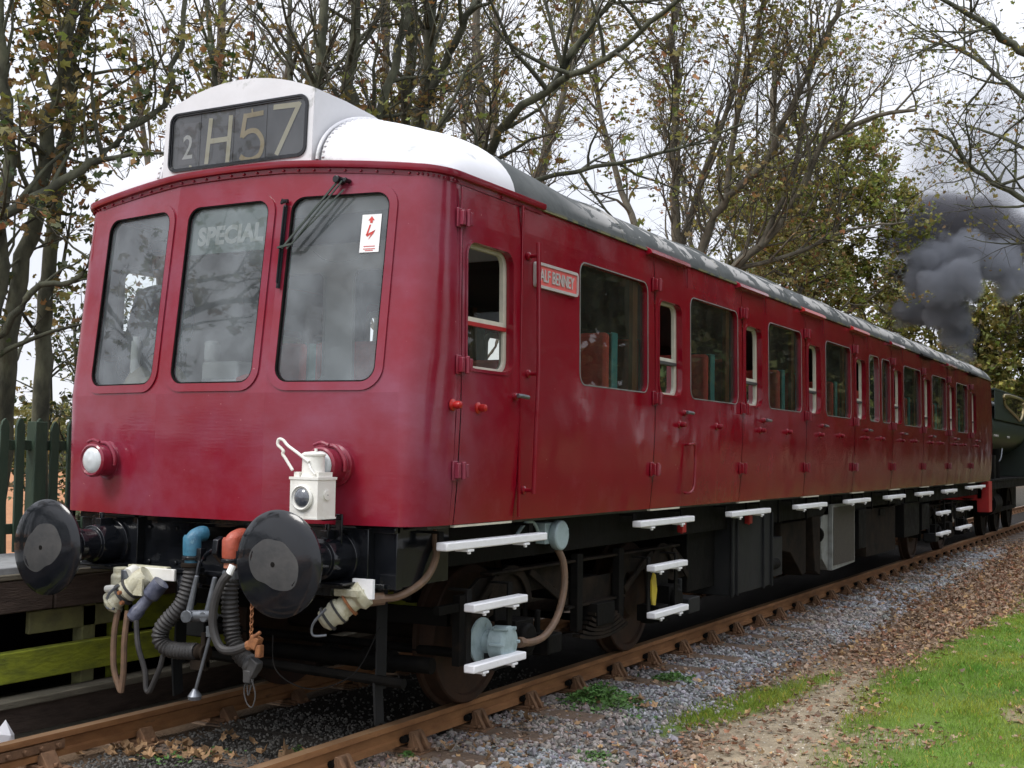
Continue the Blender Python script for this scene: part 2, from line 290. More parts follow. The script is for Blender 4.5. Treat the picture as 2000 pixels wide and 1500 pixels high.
class MB:
    def __init__(s): s.v = []; s.f = []; s.m = []; s.mi = 0
    def add(s, vs, fs):
        b = len(s.v); s.v += [tuple(q) for q in vs]; s.f += [tuple(b+i for i in f) for f in fs]; s.m += [s.mi]*len(fs); return s
    def box(s, c, d, rot=None, taper=1):
        x, y, z = (q/2 for q in d); vs = []
        for k in (-1, 1):
            t = taper if k > 0 else 1
            for i, j in ((-1, -1), (1, -1), (1, 1), (-1, 1)):
                p = Vector((i*x*t, j*y*t, k*z))
                if rot is not None: p = rot @ p
                vs.append(p + Vector(c))
        return s.add(vs, [(0, 3, 2, 1), (4, 5, 6, 7), (0, 1, 5, 4), (1, 2, 6, 5), (2, 3, 7, 6), (3, 0, 4, 7)])
    def bar(s, a, b, wd, ht, up=(0, 0, 1)):
        a = Vector(a); b = Vector(b); d = (b-a); n = d.length; d.normalize(); u = Vector(up); sde = d.cross(u).normalized(); u = sde.cross(d)
        rot = Matrix((sde, d, u)).transposed()
        return s.box((a+b)/2, (wd, n, ht), rot)
    def lathe(s, prof, n=24, o=(0, 0, 0), axis='y', sx=1):
        """prof: list of (radius, along)"""
        vs = []; fs = []; o = Vector(o)
        for r, h in prof:
            for k in range(n):
                a = 2*PI*k/n; c, q = r*math.cos(a)*sx, r*math.sin(a)
                p = {'y': (c, h, q), 'x': (h, c, q), 'z': (c, q, h)}[axis] if isinstance(axis, str) else None
                if p is None:
                    X, Y, Z = axis; p = X*c + Y*q + Z*h
                vs.append(Vector(p)+o)
        for i in range(len(prof)-1):
            for k in range(n):
                k2 = (k+1) % n; fs.append((i*n+k, i*n+k2, (i+1)*n+k2, (i+1)*n+k))
        fs.append(tuple(range(n))[::-1]); fs.append(tuple((len(prof)-1)*n+k for k in range(n)))
        return s.add(vs, fs)
    def cyl(s, a, b, r, r2=None, n=14):
        a = Vector(a); b = Vector(b); r2 = r if r2 is None else r2
        Z = (b-a).normalized(); X = Z.orthogonal().normalized(); Y = Z.cross(X)
        return s.lathe([(r, 0), (r2, (b-a).length)], n, a, (X, Y, Z))
    def tube(s, pts, r, n=8, sm=True, rfun=None, res=8):
        P = smooth(pts, res) if sm else [Vector(p) for p in pts]
        m = len(P); vs = []; fs = []; X = None
        for i, p in enumerate(P):
            T = (P[min(i+1, m-1)]-P[max(i-1, 0)]).normalized()
            X = T.orthogonal().normalized() if X is None else (X - T*X.dot(T)).normalized()
            Y = T.cross(X); rr_ = rfun(i/(m-1)) if rfun else r
            for k in range(n):
                a = 2*PI*k/n; vs.append(p + X*(rr_*math.cos(a)) + Y*(rr_*math.sin(a)))
        for i in range(m-1):
            for k in range(n): fs.append((i*n+k, i*n+(k+1) % n, (i+1)*n+(k+1) % n, (i+1)*n+k))
        fs.append(tuple(range(n))[::-1]); fs.append(tuple((m-1)*n+k for k in range(n)))
        return s.add(vs, fs)
    def prism(s, poly, a0, a1, axis='x', sc=1):
        """poly of 2D points; axis x -> (y,z), y -> (x,z), z -> (x,y)"""
        n = len(poly); f = {'x': lambda p, h: (h, p[0], p[1]), 'y': lambda p, h: (p[0], h, p[1]), 'z': lambda p, h: (p[0], p[1], h)}[axis]
        vs = [f(p, a0) for p in poly] + [f(p, a1) for p in poly]
        return s.add(vs, [tuple(range(n))[::-1], tuple(range(n, 2*n))] + [(i, (i+1) % n, n+(i+1) % n, n+i) for i in range(n)])
    def build(s, name, mats, parent=None, bevel=0, ang=35, loc=None, seg=2):
        me = bpy.data.meshes.new(name); me.from_pydata(s.v, [], s.f)
        if not isinstance(mats, (list, tuple)): mats = [mats]
        for m in mats: me.materials.append(MT[m] if isinstance(m, str) else m)
        if len(mats) > 1: me.polygons.foreach_set('material_index', s.m)
        bm = bmesh.new(); bm.from_mesh(me); bmesh.ops.recalc_face_normals(bm, faces=bm.faces[:]); bm.to_mesh(me); bm.free()
        me.polygons.foreach_set('use_smooth', [True]*len(me.polygons)); me.set_sharp_from_angle(angle=R(ang))
        o = link(name, me, parent, loc)
        if bevel:
            b = o.modifiers.new('bevel', 'BEVEL'); b.width = bevel; b.segments = seg; b.limit_method = 'ANGLE'; b.angle_limit = R(40); b.harden_normals = False
        return o

def build_each(mb, name, mats, parent=None, **k):
    """one object per loose piece"""
    par = list(range(len(mb.v)))
    def find(a):
        while par[a] != a: par[a] = par[par[a]]; a = par[a]
        return a
    for f in mb.f:
        r0 = find(f[0])
        for i in f[1:]: par[find(i)] = r0
    grp = {}
    for f, m_ in zip(mb.f, mb.m): grp.setdefault(find(f[0]), []).append((f, m_))
    for fs in grp.values():
        q = MB(); ix = {}
        for f, m_ in fs:
            for i in f:
                if i not in ix: ix[i] = len(q.v); q.v.append(mb.v[i])
            q.f.append(tuple(ix[i] for i in f)); q.m.append(m_)
        q.build(name, mats, parent, **k)
def smooth(pts, res=8):
    P = [Vector(p) for p in pts]
    if len(P) < 3: return P
    out = []
    for i in range(len(P)-1):
        p0 = P[max(i-1, 0)]; p1 = P[i]; p2 = P[i+1]; p3 = P[min(i+2, len(P)-1)]
        for k in range(res):
            t = k/res
            out.append(.5*((2*p1)+(p2-p0)*t+(2*p0-5*p1+4*p2-p3)*t*t+(3*p1-p0-3*p2+p3)*t**3))
    out.append(P[-1]); return out

def rr(u0, u1, v0, v1, r, n=5):
    """rounded rectangle, counter clockwise from lower right corner; each corner n+1 points"""
    out = []
    for cx, cy, a0 in ((u1-r, v0+r, -90), (u1-r, v1-r, 0), (u0+r, v1-r, 90), (u0+r, v0+r, 180)):
        for k in range(n+1):
            a = R(a0+90*k/n); out.append((cx+r*math.cos(a), cy+r*math.sin(a)))
    return out
def cell(mb, F, u0, u1, v0, v1, h, r, reveal=.05, n=5, sub=0):
    """panel u0..u1 x v0..v1 with a rounded hole h=(a0,a1,b0,b1), reveal going inwards; F(u,v,off)->point"""
    hp = rr(h[0], h[1], h[2], h[3], r, n); K = n+1
    corners = [(u1, v0), (u1, v1), (u0, v1), (u0, v0)]
    vs = [F(*c, 0) for c in corners] + [F(*p, 0) for p in hp] + [F(*p, -reveal) for p in hp]; fs = []
    m = len(hp)
    for c in range(4):
        for k in range(n): fs.append((c, 4+c*K+k+1, 4+c*K+k))
        c2 = (c+1) % 4; fs.append((c, c2, 4+c2*K, 4+c*K+n))
    for i in range(m): fs.append((4+i, 4+(i+1) % m, 4+m+(i+1) % m, 4+m+i))
    mb.add(vs, fs)
def ring(mb, F, h, r, wd, off0, off1, n=5):
    """raised moulding round a hole: outer offset off0, from hole edge outwards by wd"""
    a = rr(h[0], h[1], h[2], h[3], r, n); b = rr(h[0]-wd, h[1]+wd, h[2]-wd, h[3]+wd, r+wd, n); m = len(a)
    vs = [F(*p, off0) for p in b] + [F(*p, off1) for p in b] + [F(*p, off1) for p in a] + [F(*p, off0) for p in a]; fs = []
    for i in range(m):
        j = (i+1) % m
        for k in range(3): fs.append((k*m+i, k*m+j, (k+1)*m+j, (k+1)*m+i))
    mb.add(vs, fs)
def pane(mb, F, h, r, off, n=5):
    a = rr(h[0], h[1], h[2], h[3], r, n); mb.add([F(*p, off) for p in a], [tuple(range(len(a)))])
def gridp(mb, F, us, vs_):
    nu, nv = len(us), len(vs_)
    mb.add([F(u, v, 0) for v in vs_ for u in us], [(j*nu+i, j*nu+i+1, (j+1)*nu+i+1, (j+1)*nu+i) for j in range(nv-1) for i in range(nu-1)])
def text_mesh(mb, txt, size, F, align='CENTER', extr=0, bold=0):
    c = bpy.data.curves.new('txt', 'FONT'); c.body = txt; c.size = size; c.align_x = align; c.align_y = 'CENTER'; c.extrude = extr; c.offset = bold; c.resolution_u = 3
    o = bpy.data.objects.new('txt', c); COL.objects.link(o); dg = bpy.context.evaluated_depsgraph_get(); me = bpy.data.meshes.new_from_object(o.evaluated_get(dg))
    mb.add([F(v.co.x, v.co.y, v.co.z) for v in me.vertices], [tuple(p.vertices) for p in me.polygons])
    bpy.data.objects.remove(o); bpy.data.curves.remove(c); bpy.data.meshes.remove(me)
def stroke(mb, pts, wd, F, res=6, sm=True):
    """flat pen stroke of width wd through 2D points"""
    P = [Vector((p[0], p[1], 0)) for p in pts]; P = smooth(P, res) if sm and len(P) > 2 else P
    vs = []
    for i, p in enumerate(P):
        T = (P[min(i+1, len(P)-1)]-P[max(i-1, 0)]).normalized(); nn = Vector((-T.y, T.x, 0))*wd/2
        vs += [F(p.x+nn.x, p.y+nn.y, 0), F(p.x-nn.x, p.y-nn.y, 0)]
    mb.add(vs, [(2*i, 2*i+1, 2*i+3, 2*i+2) for i in range(len(P)-1)])

# numpy value noise
_H = rng.random((256, 256))
def vnoise(x, y, sc=1.0):
    x = np.asarray(x)*sc+37.3; y = np.asarray(y)*sc+91.7
    xi = np.floor(x).astype(int); yi = np.floor(y).astype(int); fx = x-xi; fy = y-yi
    fx = fx*fx*(3-2*fx); fy = fy*fy*(3-2*fy)
    g = lambda a, b: _H[a % 256, b % 256]
    return (g(xi, yi)*(1-fx)+g(xi+1, yi)*fx)*(1-fy)+(g(xi, yi+1)*(1-fx)+g(xi+1, yi+1)*fx)*fy
def fbm(x, y, sc, o=4):
    s = 0; a = .5; t = 0
    for k in range(o): s = s+a*vnoise(x, y, sc*2**k); t += a; a *= .5
    return s/t
def mesh_np(name, V, F, mat_, parent=None, tint=None, smooth_=False):
    """V (n,3), F (m,k) same-size faces (or list of arrays)"""
    me = bpy.data.meshes.new(name); Fs = F if isinstance(F, list) else [F]
    me.vertices.add(len(V)); me.vertices.foreach_set('co', np.asarray(V, np.float32).ravel())
    tot = sum(f.size for f in Fs); me.loops.add(tot); me.loops.foreach_set('vertex_index', np.concatenate([f.ravel() for f in Fs]).astype(np.int32))
    ns = np.concatenate([np.full(len(f), f.shape[1]) for f in Fs]); me.polygons.add(len(ns))
    me.polygons.foreach_set('loop_start', np.concatenate([[0], np.cumsum(ns)[:-1]]).astype(np.int32)); me.polygons.foreach_set('loop_total', ns.astype(np.int32))
    me.polygons.foreach_set('use_smooth', np.full(len(ns), smooth_))
    if tint is not None:
        a = me.attributes.new('tint', 'FLOAT_COLOR', 'POINT'); c = np.ones((len(V), 4), np.float32); c[:, :3] = tint; a.data.foreach_set('color', c.ravel())
    me.materials.append(MT[mat_] if isinstance(mat_, str) else mat_); me.update(calc_edges=True)
    return link(name, me, parent)
def rotmats(n, tilt=PI, up=None):
    """random rotations; tilt limits the lean from z"""
    a = rng.random(n)*2*PI; b = rng.random(n)*2*PI; t = rng.random(n)*tilt
    ca, sa = np.cos(a), np.sin(a); cb, sb = np.cos(b), np.sin(b); ct, st = np.cos(t), np.sin(t)
    Z = np.stack([st*cb, st*sb, ct], 1); X = np.stack([ca, sa, 0*a], 1); X = X-Z*(X*Z).sum(1, keepdims=True); X /= np.linalg.norm(X, axis=1, keepdims=True); Y = np.cross(Z, X)
    return np.stack([X, Y, Z], 2)
def scatter(name, bases, P, Rm, sc, mat_, parent=None, tint=None, smooth_=False):
    Vs = []; Fs = []; Ts = []; off = 0; which = rng.integers(0, len(bases), len(P))
    for bi, (bv, bf) in enumerate(bases):
        k = np.where(which == bi)[0]
        if not len(k): continue
        s = sc[k]; s = s[:, None] if s.ndim == 1 else s
        v = bv[None]*s[:, None, :]; v = np.einsum('nij,nkj->nki', Rm[k], v)+P[k][:, None]
        Vs.append(v.reshape(-1, 3)); f = bf[None]+(np.arange(len(k))*len(bv))[:, None, None]+off; Fs.append(f.reshape(-1, bf.shape[1])); off += len(k)*len(bv)
        if tint is not None: Ts.append(np.repeat(tint[k], len(bv), 0))
    return mesh_np(name, np.concatenate(Vs), Fs, mat_, parent, np.concatenate(Ts) if tint is not None else None, smooth_)

# ================================================================== THE CARRIAGE
LEN = 20.62
def xs(z): return float(np.interp(z, [1.22, 1.45, 1.85, 2.1, 2.95, 3.22], [1.378, 1.400, 1.418, 1.418, 1.408, 1.390]))
def Fs(y, z, off=0): return (xs(z)+off, y, z)
def Ff_(y, z, off=0): return (-xs(z)-off, y, z)
def fbase(x):
    ax = abs(x); return .14 if ax < .42 else .14+.157*(ax-.42)
def rake(z): return .13*max(0, z-1.97)/1.1
def Ff(x, z, off=0): return (x, fbase(x)+rake(z)-off, z)
def zgut(x): return 3.205+.10*(1-min(1, abs(x)/1.41)**2)

car = empty('railcar'); tag(car, 'maroon diesel railcar with white cab roof and H57 headcode standing on the track', 'railcar')
DOORS = [3.48, 5.54, 7.60, 9.66, 11.74, 13.80, 15.90, 18.12]; DW = .62
WINS = [(2.17, 3.33), (4.23, 5.40), (6.31, 7.42), (8.38, 9.49), (10.42, 10.95), (11.12, 11.60), (12.46, 13.64), (14.52, 15.70), (16.66, 17.76)]
ZB, ZW0, ZW1, ZT = 1.24, 2.02, 3.02, 3.215
body = MB()
def side(F):
    zl = [ZB, 1.45, 1.65, 1.85, ZW0]; GAP = .004
    edges = [(.60, .645)]; s = 1.335
    for d in DOORS: edges.append((s, d)); s = d+DW
    edges.append((s, LEN))
    for a, b in edges:
        a += GAP; b -= GAP
        if a < .62: a = .60
        n = max(2, int((b-a)/.5)+1); us = list(np.linspace(a, b, n))
        gridp(body, F, us, zl); gridp(body, F, us, [ZW1, 3.12, ZT])
        ws = [q for q in WINS if a < q[0] < b]; cuts = [a]
        for i, q in enumerate(ws):
            nx = ws[i+1][0] if i+1 < len(ws) else None
            e = (q[1]+nx)/2 if nx else b
            cell(body, F, cuts[-1], e, ZW0, ZW1, (q[0], q[1], 2.12, 2.945), .075, .045); cuts.append(e)
        if not ws: gridp(body, F, us, [ZW0, 2.5, ZW1])
        # door post returns, and the underside lip
        for q in (a, b):
            body.add([F(q, z, 0) for z in (ZB, 2.1, ZT)]+[F(q, z, -.05) for z in (ZB, 2.1, ZT)], [(0, 1, 4, 3), (1, 2, 5, 4)])
        body.add([F(a, ZB, 0), F(b, ZB, 0), F(b, ZB, -.05), F(a, ZB, -.05)], [(0, 1, 2, 3)])
side(Fs); side(Ff_)
# front: three windscreens
FW = [(-1.10, -.475), (-.315, .315), (.475, 1.10)]; FC = [(-1.25, -.42), (-.42, .42), (.42, 1.25)]
for (w0, w1), (c0, c1) in zip(FW, FC):
    cell(body, Ff, c0, c1, 1.97, 3.17, (w0, w1, 2.03, 3.11), .085, .035)
    us = list(np.linspace(c0, c1, 5)); gridp(body, Ff, us, [ZB, 1.5, 1.75, 1.97])
    body.add([Ff(u, 3.17) for u in us]+[Ff(u, zgut(u)+.01) for u in us], [(i, i+1, i+6, i+5) for i in range(4)])
# round corner posts
for sg in (-1, 1):
    zz = [ZB, 1.5, 1.97, 2.3, 2.7, 3.17, 3.225]; n = 9; vs = []
    for z in zz:
        y0 = fbase(1.25)+rake(z); x1 = xs(z)
        for k in range(n):
            t = PI/2*k/(n-1); vs.append((sg*(1.25+(x1-1.25)*math.sin(t)), y0+(.60-y0)*(1-math.cos(t)), z))
    body.add(vs, [(j*n+i, j*n+i+1, (j+1)*n+i+1, (j+1)*n+i) for j in range(len(zz)-1) for i in range(n-1)])
# far end wall and partition backing
body.add([(-1.38, LEN, ZB), (1.38, LEN, ZB), (1.41, LEN, 2.0), (1.39, LEN, ZT), (-1.39, LEN, ZT), (-1.41, LEN, 2.0)], [(0, 1, 2, 3, 4, 5)])
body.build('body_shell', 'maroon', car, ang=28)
# white painted sill line seen under the doors
m = MB()
for a, b in [(.66, 1.32)]+[(d+.01, d+DW-.01) for d in DOORS]: m.box((xs(ZB)-.012, (a+b)/2, ZB-.010), (.03, b-a, .012))
build_each(m, 'door_sill_strip', 'cream', car)
# ---- lining: floor, ceiling, inner walls
m = MB(); m.box((0, LEN/2+.15, 1.235), (2.66, LEN-.62, .03)); m.build('floor', 'darkwood', car)
m = MB(); m.prism([(-1.33, 3.12), (-.9, 3.38), (0, 3.50), (.9, 3.38), (1.33, 3.12), (1.33, 3.14), (.9, 3.42), (0, 3.54), (-.9, 3.42), (-1.33, 3.14)], .95, LEN-.04, 'y')
m.build('ceiling', 'darkwood', car)
m = MB(); m.prism([(-1.2, 3.16), (1.2, 3.16), (1.2, 3.18), (-1.2, 3.18)], .45, 1.0, 'y'); m.build('cab_ceiling', 'interior', car)
m = MB()
for sg in (-1, 1):
    def Fi(y, z, off=0, sg=sg): return (sg*(xs(z)-.055-off), y, z)
    s0 = 1.95
    cuts = [(q[0], q[1]) for q in WINS]+[(d+.075, d+.545) for d in DOORS]; cuts.sort(); a = s0
    for i, q in enumerate(cuts):
        e = (q[1]+cuts[i+1][0])/2 if i+1 < len(cuts) else LEN-.05
        cell(m, Fi, a, e, 1.25, 3.12, (q[0]-.01, q[1]+.01, 2.11, 2.95), .07, .012); a = e
m.build('inner_wall_lining', 'darkwood', car)
m = MB()
for sg in (-1, 1):
    def Fi(y, z, off=0, sg=sg): return (sg*(xs(z)-.06-off), y, z)
    cell(m, Fi, .50, 1.92, 1.25, 3.16, (.69, 1.245, 2.12, 2.87), .08, .012)
    m.add([(sg*1.335, .50, 1.25), (sg*1.15, .36, 1.25), (sg*1.15, .44, 3.16), (sg*1.335, .55, 3.16)], [(0, 1, 2, 3)])
build_each(m, 'cab_side_lining', 'interior', car)
m = MB()
for y in [q[1]+.05 for q in WINS if q[0] not in (10.42,)]: m.box((1.325, y-.12, 2.55), (.03, .09, 1.1)); m.box((-1.325, y-.12, 2.55), (.03, .09, 1.1))
build_each(m, 'wood_pillar', 'wood', car)
# cab bulkhead with openings
m = MB()
def Fb(x, z, off=0): return (x, 1.93+off, z)
for u0, u1, h in ((-1.36, -.45, (-1.15, -.55, 2.15, 2.95)), (-.45, .45, (-.28, .28, 2.05, 2.95)), (.45, 1.36, (.55, 1.15, 2.15, 2.95))):
    cell(m, Fb, u0, u1, 1.25, 3.16, h, .06, .03)
m.build('cab_bulkhead', 'interior', car)
m = MB(); pane(m, Fb, (-1.15, -.55, 2.15, 2.95), .06, .01); pane(m, Fb, (.55, 1.15, 2.15, 2.95), .06, .01); build_each(m, 'bulkhead_glass', 'glass', car)
# second dark partition so that the saloon behind is shut off; driver's desk
m = MB(); m.prism([(.34, 1.25), (.34, 1.95), (.46, 2.0), (.64, 1.96), (.64, 1.3)], -1.12, 1.12, 'x'); desk = m.build('driving_desk', 'interior', car, .01)
m = MB(); m.box((.75, .42, 2.015), (.55, .2, .03)); m.build('green_desk_top', mat('green_desk', (.08, .25, .14), (.06, .2, .11), rough=.5), desk, .005)
m = MB(); m.box((.86, 1.15, 2.15), (.42, .1, .62)); m.box((.86, 1.05, 1.80), (.44, .4, .1)); m.cyl((.86, 1.05, 1.25), (.86, 1.05, 1.8), .04); m.build('cab_seat', 'rubber', car, .03)
m = MB(); m.box((-.35, .75, 1.75), (.3, .3, .9)); m.cyl((-.5, .7, 2.2), (-.5, .7, 2.34), .05); m.build('brake_pedestal', 'interior', car, .02)

# ---- seats: backs face the cab, teal sides
def seat(y, x0, x1):
    o = empty('seat', (0, y, 0)); o.parent = car
    m = MB(); m.box(((x0+x1)/2, -.02, 2.07), (x1-x0, .08, .92), taper=1); m.build('seat_back', 'seatred', o, .03)
    m = MB(); m.box(((x0+x1)/2, -.23, 1.66), (x1-x0, .42, .14)); m.build('seat_cushion', 'seatred', o, .03)
    m = MB(); m.box((x1+.010 if x1 > 0 else x0-.010, .055, 2.07), (.02, .10, .93)); m.box(((x0+x1)/2, .075, 2.07), (x1-x0, .06, .93)); m.build('seat_end', 'teal', o, .008)
for q in WINS:
    if q[0] in (11.12,): continue
    y = q[0]+.60
    seat(y+.08, .42, 1.32); seat(y+.08, -1.32, -.42)
    if q[1]-q[0] > 1: seat(y+.62, .42, 1.32)

# ---- fixed windows
for F, sgn in ((Fs, 1), (Ff_, -1)):
    for q in WINS:
        h = (q[0], q[1], 2.12, 2.945)
        wo = MB(); ring(wo, F, h, .075, .008, 0, .004)
        wo = wo.build('window', 'frame_pale' if sgn > 0 else 'maroon', car)
        g = MB(); pane(g, F, h, .075, -.030); g.build('window_glass', 'glass', wo)

# ---- doors
def make_door(y, wd, win, bar, cab=False, F=Fs, hinge_z=(2.95, 2.08, 1.54)):
    G = lambda u, v, off=0: F(u, v, off+.002)
    m = MB(); a, b = y+.003, y+wd-.003
    gridp(m, G, [a, b], [ZB+.0, 1.45, 1.65, 1.85, ZW0]); gridp(m, G, [a, b], [ZW1-.05, 3.1, ZT-.045])
    cell(m, G, a, b, ZW0, ZW1-.05, win, .085, .045)
    for q in (a, b): m.add([G(q, z) for z in (ZB, 2.1, ZT-.045)]+[G(q, z, -.05) for z in (ZB, 2.1, ZT-.045)], [(0, 1, 4, 3), (1, 2, 5, 4)])
    m.add([G(a, ZB), G(b, ZB), G(b, ZB, -.05), G(a, ZB, -.05)], [(0, 1, 2, 3)])
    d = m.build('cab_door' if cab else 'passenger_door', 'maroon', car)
    # inner cream drop light frame
    fr = MB(); h = win; ring(fr, G, (h[0]+.035, h[1]-.035, h[2]+.02, h[3]-.02), .06, .05, -.075, -.048)
    fr.mi = 0
    z = bar; sg = 1 if F is Fs else -1
    fr.box((sg*(xs(z)-.060), (h[0]+h[1])/2, z), (.03, h[1]-h[0]-.02, .030)); fr.build('drop_light_frame', 'cream', d)
    fb = MB(); fb.box((sg*(xs(z)-.045), (h[0]+h[1])/2, z-.025), (.02, h[1]-h[0]-.03, .024)); fb.build('drop_light_rail', 'beamred' if cab else 'scrape', d)
    g = MB(); g.add([G(h[0], h[2]-.0, -.062), G(h[1], h[2], -.062), G(h[1], z, -.062), G(h[0], z, -.062)], [(0, 1, 2, 3)]); g.build('drop_light_glass', 'glass', d)
    # outside moulding
    mo = MB(); ring(mo, G, h, .085, .018, 0, .006); mo.build('window_moulding', 'maroon', d)
    if F is not Fs: return d
    for hz in hinge_z:
        hm = MB(); x = xs(hz)
        hm.box((x+.02, y-.035, hz), (.04, .03, .085)); hm.box((x+.026, y+.03, hz), (.05, .03, .075)); hm.cyl((x+.042, y-.002, hz-.05), (x+.042, y-.002, hz+.05), .014, n=10)
        hm.box((x+.008, y-.04, hz), (.012, .055, .11)); hm.build('hinge', 'maroon', d, .004)
    return d
cabdoor = make_door(.645, .69, (.70, 1.235, 2.13, 2.86), 2.42, True, hinge_z=(2.975, 2.14, 1.545))
make_door(.645, .69, (.70, 1.235, 2.13, 2.86), 2.42, True, F=Ff_)
BARS = [2.40, 2.36, 2.38, 2.36, 2.38, 2.3, 2.34, 2.36]
def handle_bits(y, door):
    x = xs(1.99); m = MB(); m.lathe([(.026, 0), (.024, .02), (.012, .03), (.012, .05)], 12, (x, y, 1.99), 'x'); m.build('lock_rose', 'maroon', door)
    m = MB(); m.tube([(x+.045, y-.03, 1.995), (x+.05, y, 1.995), (x+.052, y+.09, 1.99)], .013, 8); m.build('door_handle', 'steel', door)
def lamp_bit(y, z, par=car, nm='grab_knob', mt='maroon'):
    x = xs(z); m = MB(); m.lathe([(.034, 0), (.034, .008), (.020, .016), (.024, .03), (.020, .055), (.008, .062)], 14, (x, y, z), 'x'); m.build(nm, mt, par)
for d, bz in zip(DOORS, BARS):
    dr = make_door(d, DW, (d+.075, d+.545, 2.12, 2.85), bz); handle_bits(d+.59, dr); make_door(d, DW, (d+.075, d+.545, 2.12, 2.85), bz, F=Ff_)
    lamp_bit(d+.50, 1.895, dr, 'budget_lock')
    if d < 18: lamp_bit(d+1.36, 1.90)
handle_bits(1.26, cabdoor)
lamp_bit(.555, 1.912, car, 'red_button_lamp', 'red'); lamp_bit(.83, 1.905, cabdoor, 'red_button_lamp', 'red')
# curved handrails
def handrail(y, z0, z1, bow, r, name='handrail', kink=0):
    m = MB(); x = xs(2)
    pts = [(x+bow, y, z1), (x+bow+.005, y+kink*.3, z1-.3), (x+bow+.012, y+kink, (z0+z1)/2), (x+bow, y+kink*.4, z0+.35), (x+bow-.01, y, z0)]
    m.tube(pts, r, 10)
    for z in (z1-.08, 2.14 if z1 > 2.5 else z1-.02, z0+.02): m.lathe([(.028, 0), (.026, .012), (.012, .02), (.012, bow)], 12, (xs(z), y, z), 'x')
    return m.build(name, 'maroon', car)
handrail(1.43, 1.40, 2.955, .065, .015)
m = MB()
for y in (4.20,):
    x = xs(1.5); m.tube([(x, y-.07, 1.735), (x+.05, y-.065, 1.74), (x+.065, y, 1.725), (x+.065, y+.01, 1.55), (x+.06, y, 1.40), (x+.05, y-.06, 1.35), (x, y-.07, 1.35)], .011, 8)
m.build('grab_handle', 'maroon', car)
# post between cab door and saloon, and vertical beads
m = MB(); m.box((1.412, 1.352, 2.22), (.014, .02, 1.92)); m.box((1.412, .628, 2.60), (.012, .014, 1.1)); build_each(m, 'door_pillar_bead', 'maroon', car, bevel=.003)
for y in (2.13, 6.2, 8.3, 12.3, 16.4): pass
m = MB()
for y in [(DOORS[i]+DW+WINS[[1, 2, 3, 4, 6, 7, 8][i]][0])/2+.0 for i in range(7)]: m.box((1.4075, y, 3.10), (.006, .012, .17))
build_each(m, 'panel_seam', 'maroon', car)
# scoop vents above the doors
for i, d in enumerate(DOORS):
    v = MB(); v.prism([(1.385, 3.235), (1.44, 3.205), (1.452, 3.175), (1.40, 3.165), (1.385, 3.165)], d-.16, d+.66, 'y'); v.build('ventilator_hood', ['maroon', 'maroon', 'red', 'red', 'maroon', 'black', 'maroon', 'black'][i], car, .004)

# ---- windscreen mouldings, glass
for i, (a, b) in enumerate(FW):
    h = (a, b, 2.03, 3.11)
    f = MB(); ring(f, Ff, h, .085, .048, 0, .010, 7); f = f.build('windscreen', 'maroon', car)
    g = MB(); ring(g, Ff, (a+.008, b-.008, 2.038, 3.102), .078, .012, -.012, .006, 7); g.build('rubber_seal', 'black', f)
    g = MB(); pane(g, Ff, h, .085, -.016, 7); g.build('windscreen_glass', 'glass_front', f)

# ---- gutter with rivets round the cab
def gutter_path():
    P = []
    for sg, order in ((-1, 1), (1, -1)): pass
    P.append((-xs(3.2), 1.63)); P.append((-xs(3.2), 1.1))
    for k in range(9):
        t = PI/2*(1-k/8); P.append((-(1.25+.14*math.sin(t)), .425+.175*(1-math.cos(t))))
    for x in np.linspace(-1.2, 1.2, 25): P.append((float(x), fbase(x)+.15))
    for k in range(9):
        t = PI/2*k/8; P.append(((1.25+.14*math.sin(t)), .425+.175*(1-math.cos(t))))
    P.append((xs(3.2), 1.1)); P.append((xs(3.2), 1.63)); return P
GP = gutter_path()
def offs(P, d):
    out = []
    for i, p in enumerate(P):
        a = Vector(P[max(i-1, 0)]); b = Vector(P[min(i+1, len(P)-1)]); t = (b-a).normalized(); out.append((p[0]+t.y*d, p[1]-t.x*d))
    return out
g = MB(); prof = [(-.02, -.035), (.008, -.035), (.010, -.010), (.034, -.006), (.040, .010), (.038, .030), (.0, .040), (-.02, .04)]
rows = [[(q[0], q[1], zgut(p[0])+dz) for p, q in zip(GP, offs(GP, d))] for d, dz in prof]; n = len(GP)
g.add([v for r_ in rows for v in r_], [(j*n+i, j*n+i+1, ((j+1) % len(rows))*n+i+1, ((j+1) % len(rows))*n+i) for j in range(len(rows)) for i in range(n-1)])
gut = g.build('cab_gutter', 'maroon', car, ang=30)
g = MB(); op = offs(GP, .013)
for i in range(4, len(op)-1, 1):
    p = op[i]; g.lathe([(.009, 0), (.007, .006), (.002, .008)], 6, (p[0], p[1], zgut(p[0])-.022), (Vector((1, 0, 0)), Vector((0, 0, 1)), Vector((0, -1, 0))) if abs(p[0]) < 1.27 else (Vector((0, 1, 0)), Vector((0, 0, 1)), Vector((math.copysign(1, p[0]), 0, 0))))
rv = g.build('rivet_row', 'maroon', gut); rv['kind'] = 'stuff'

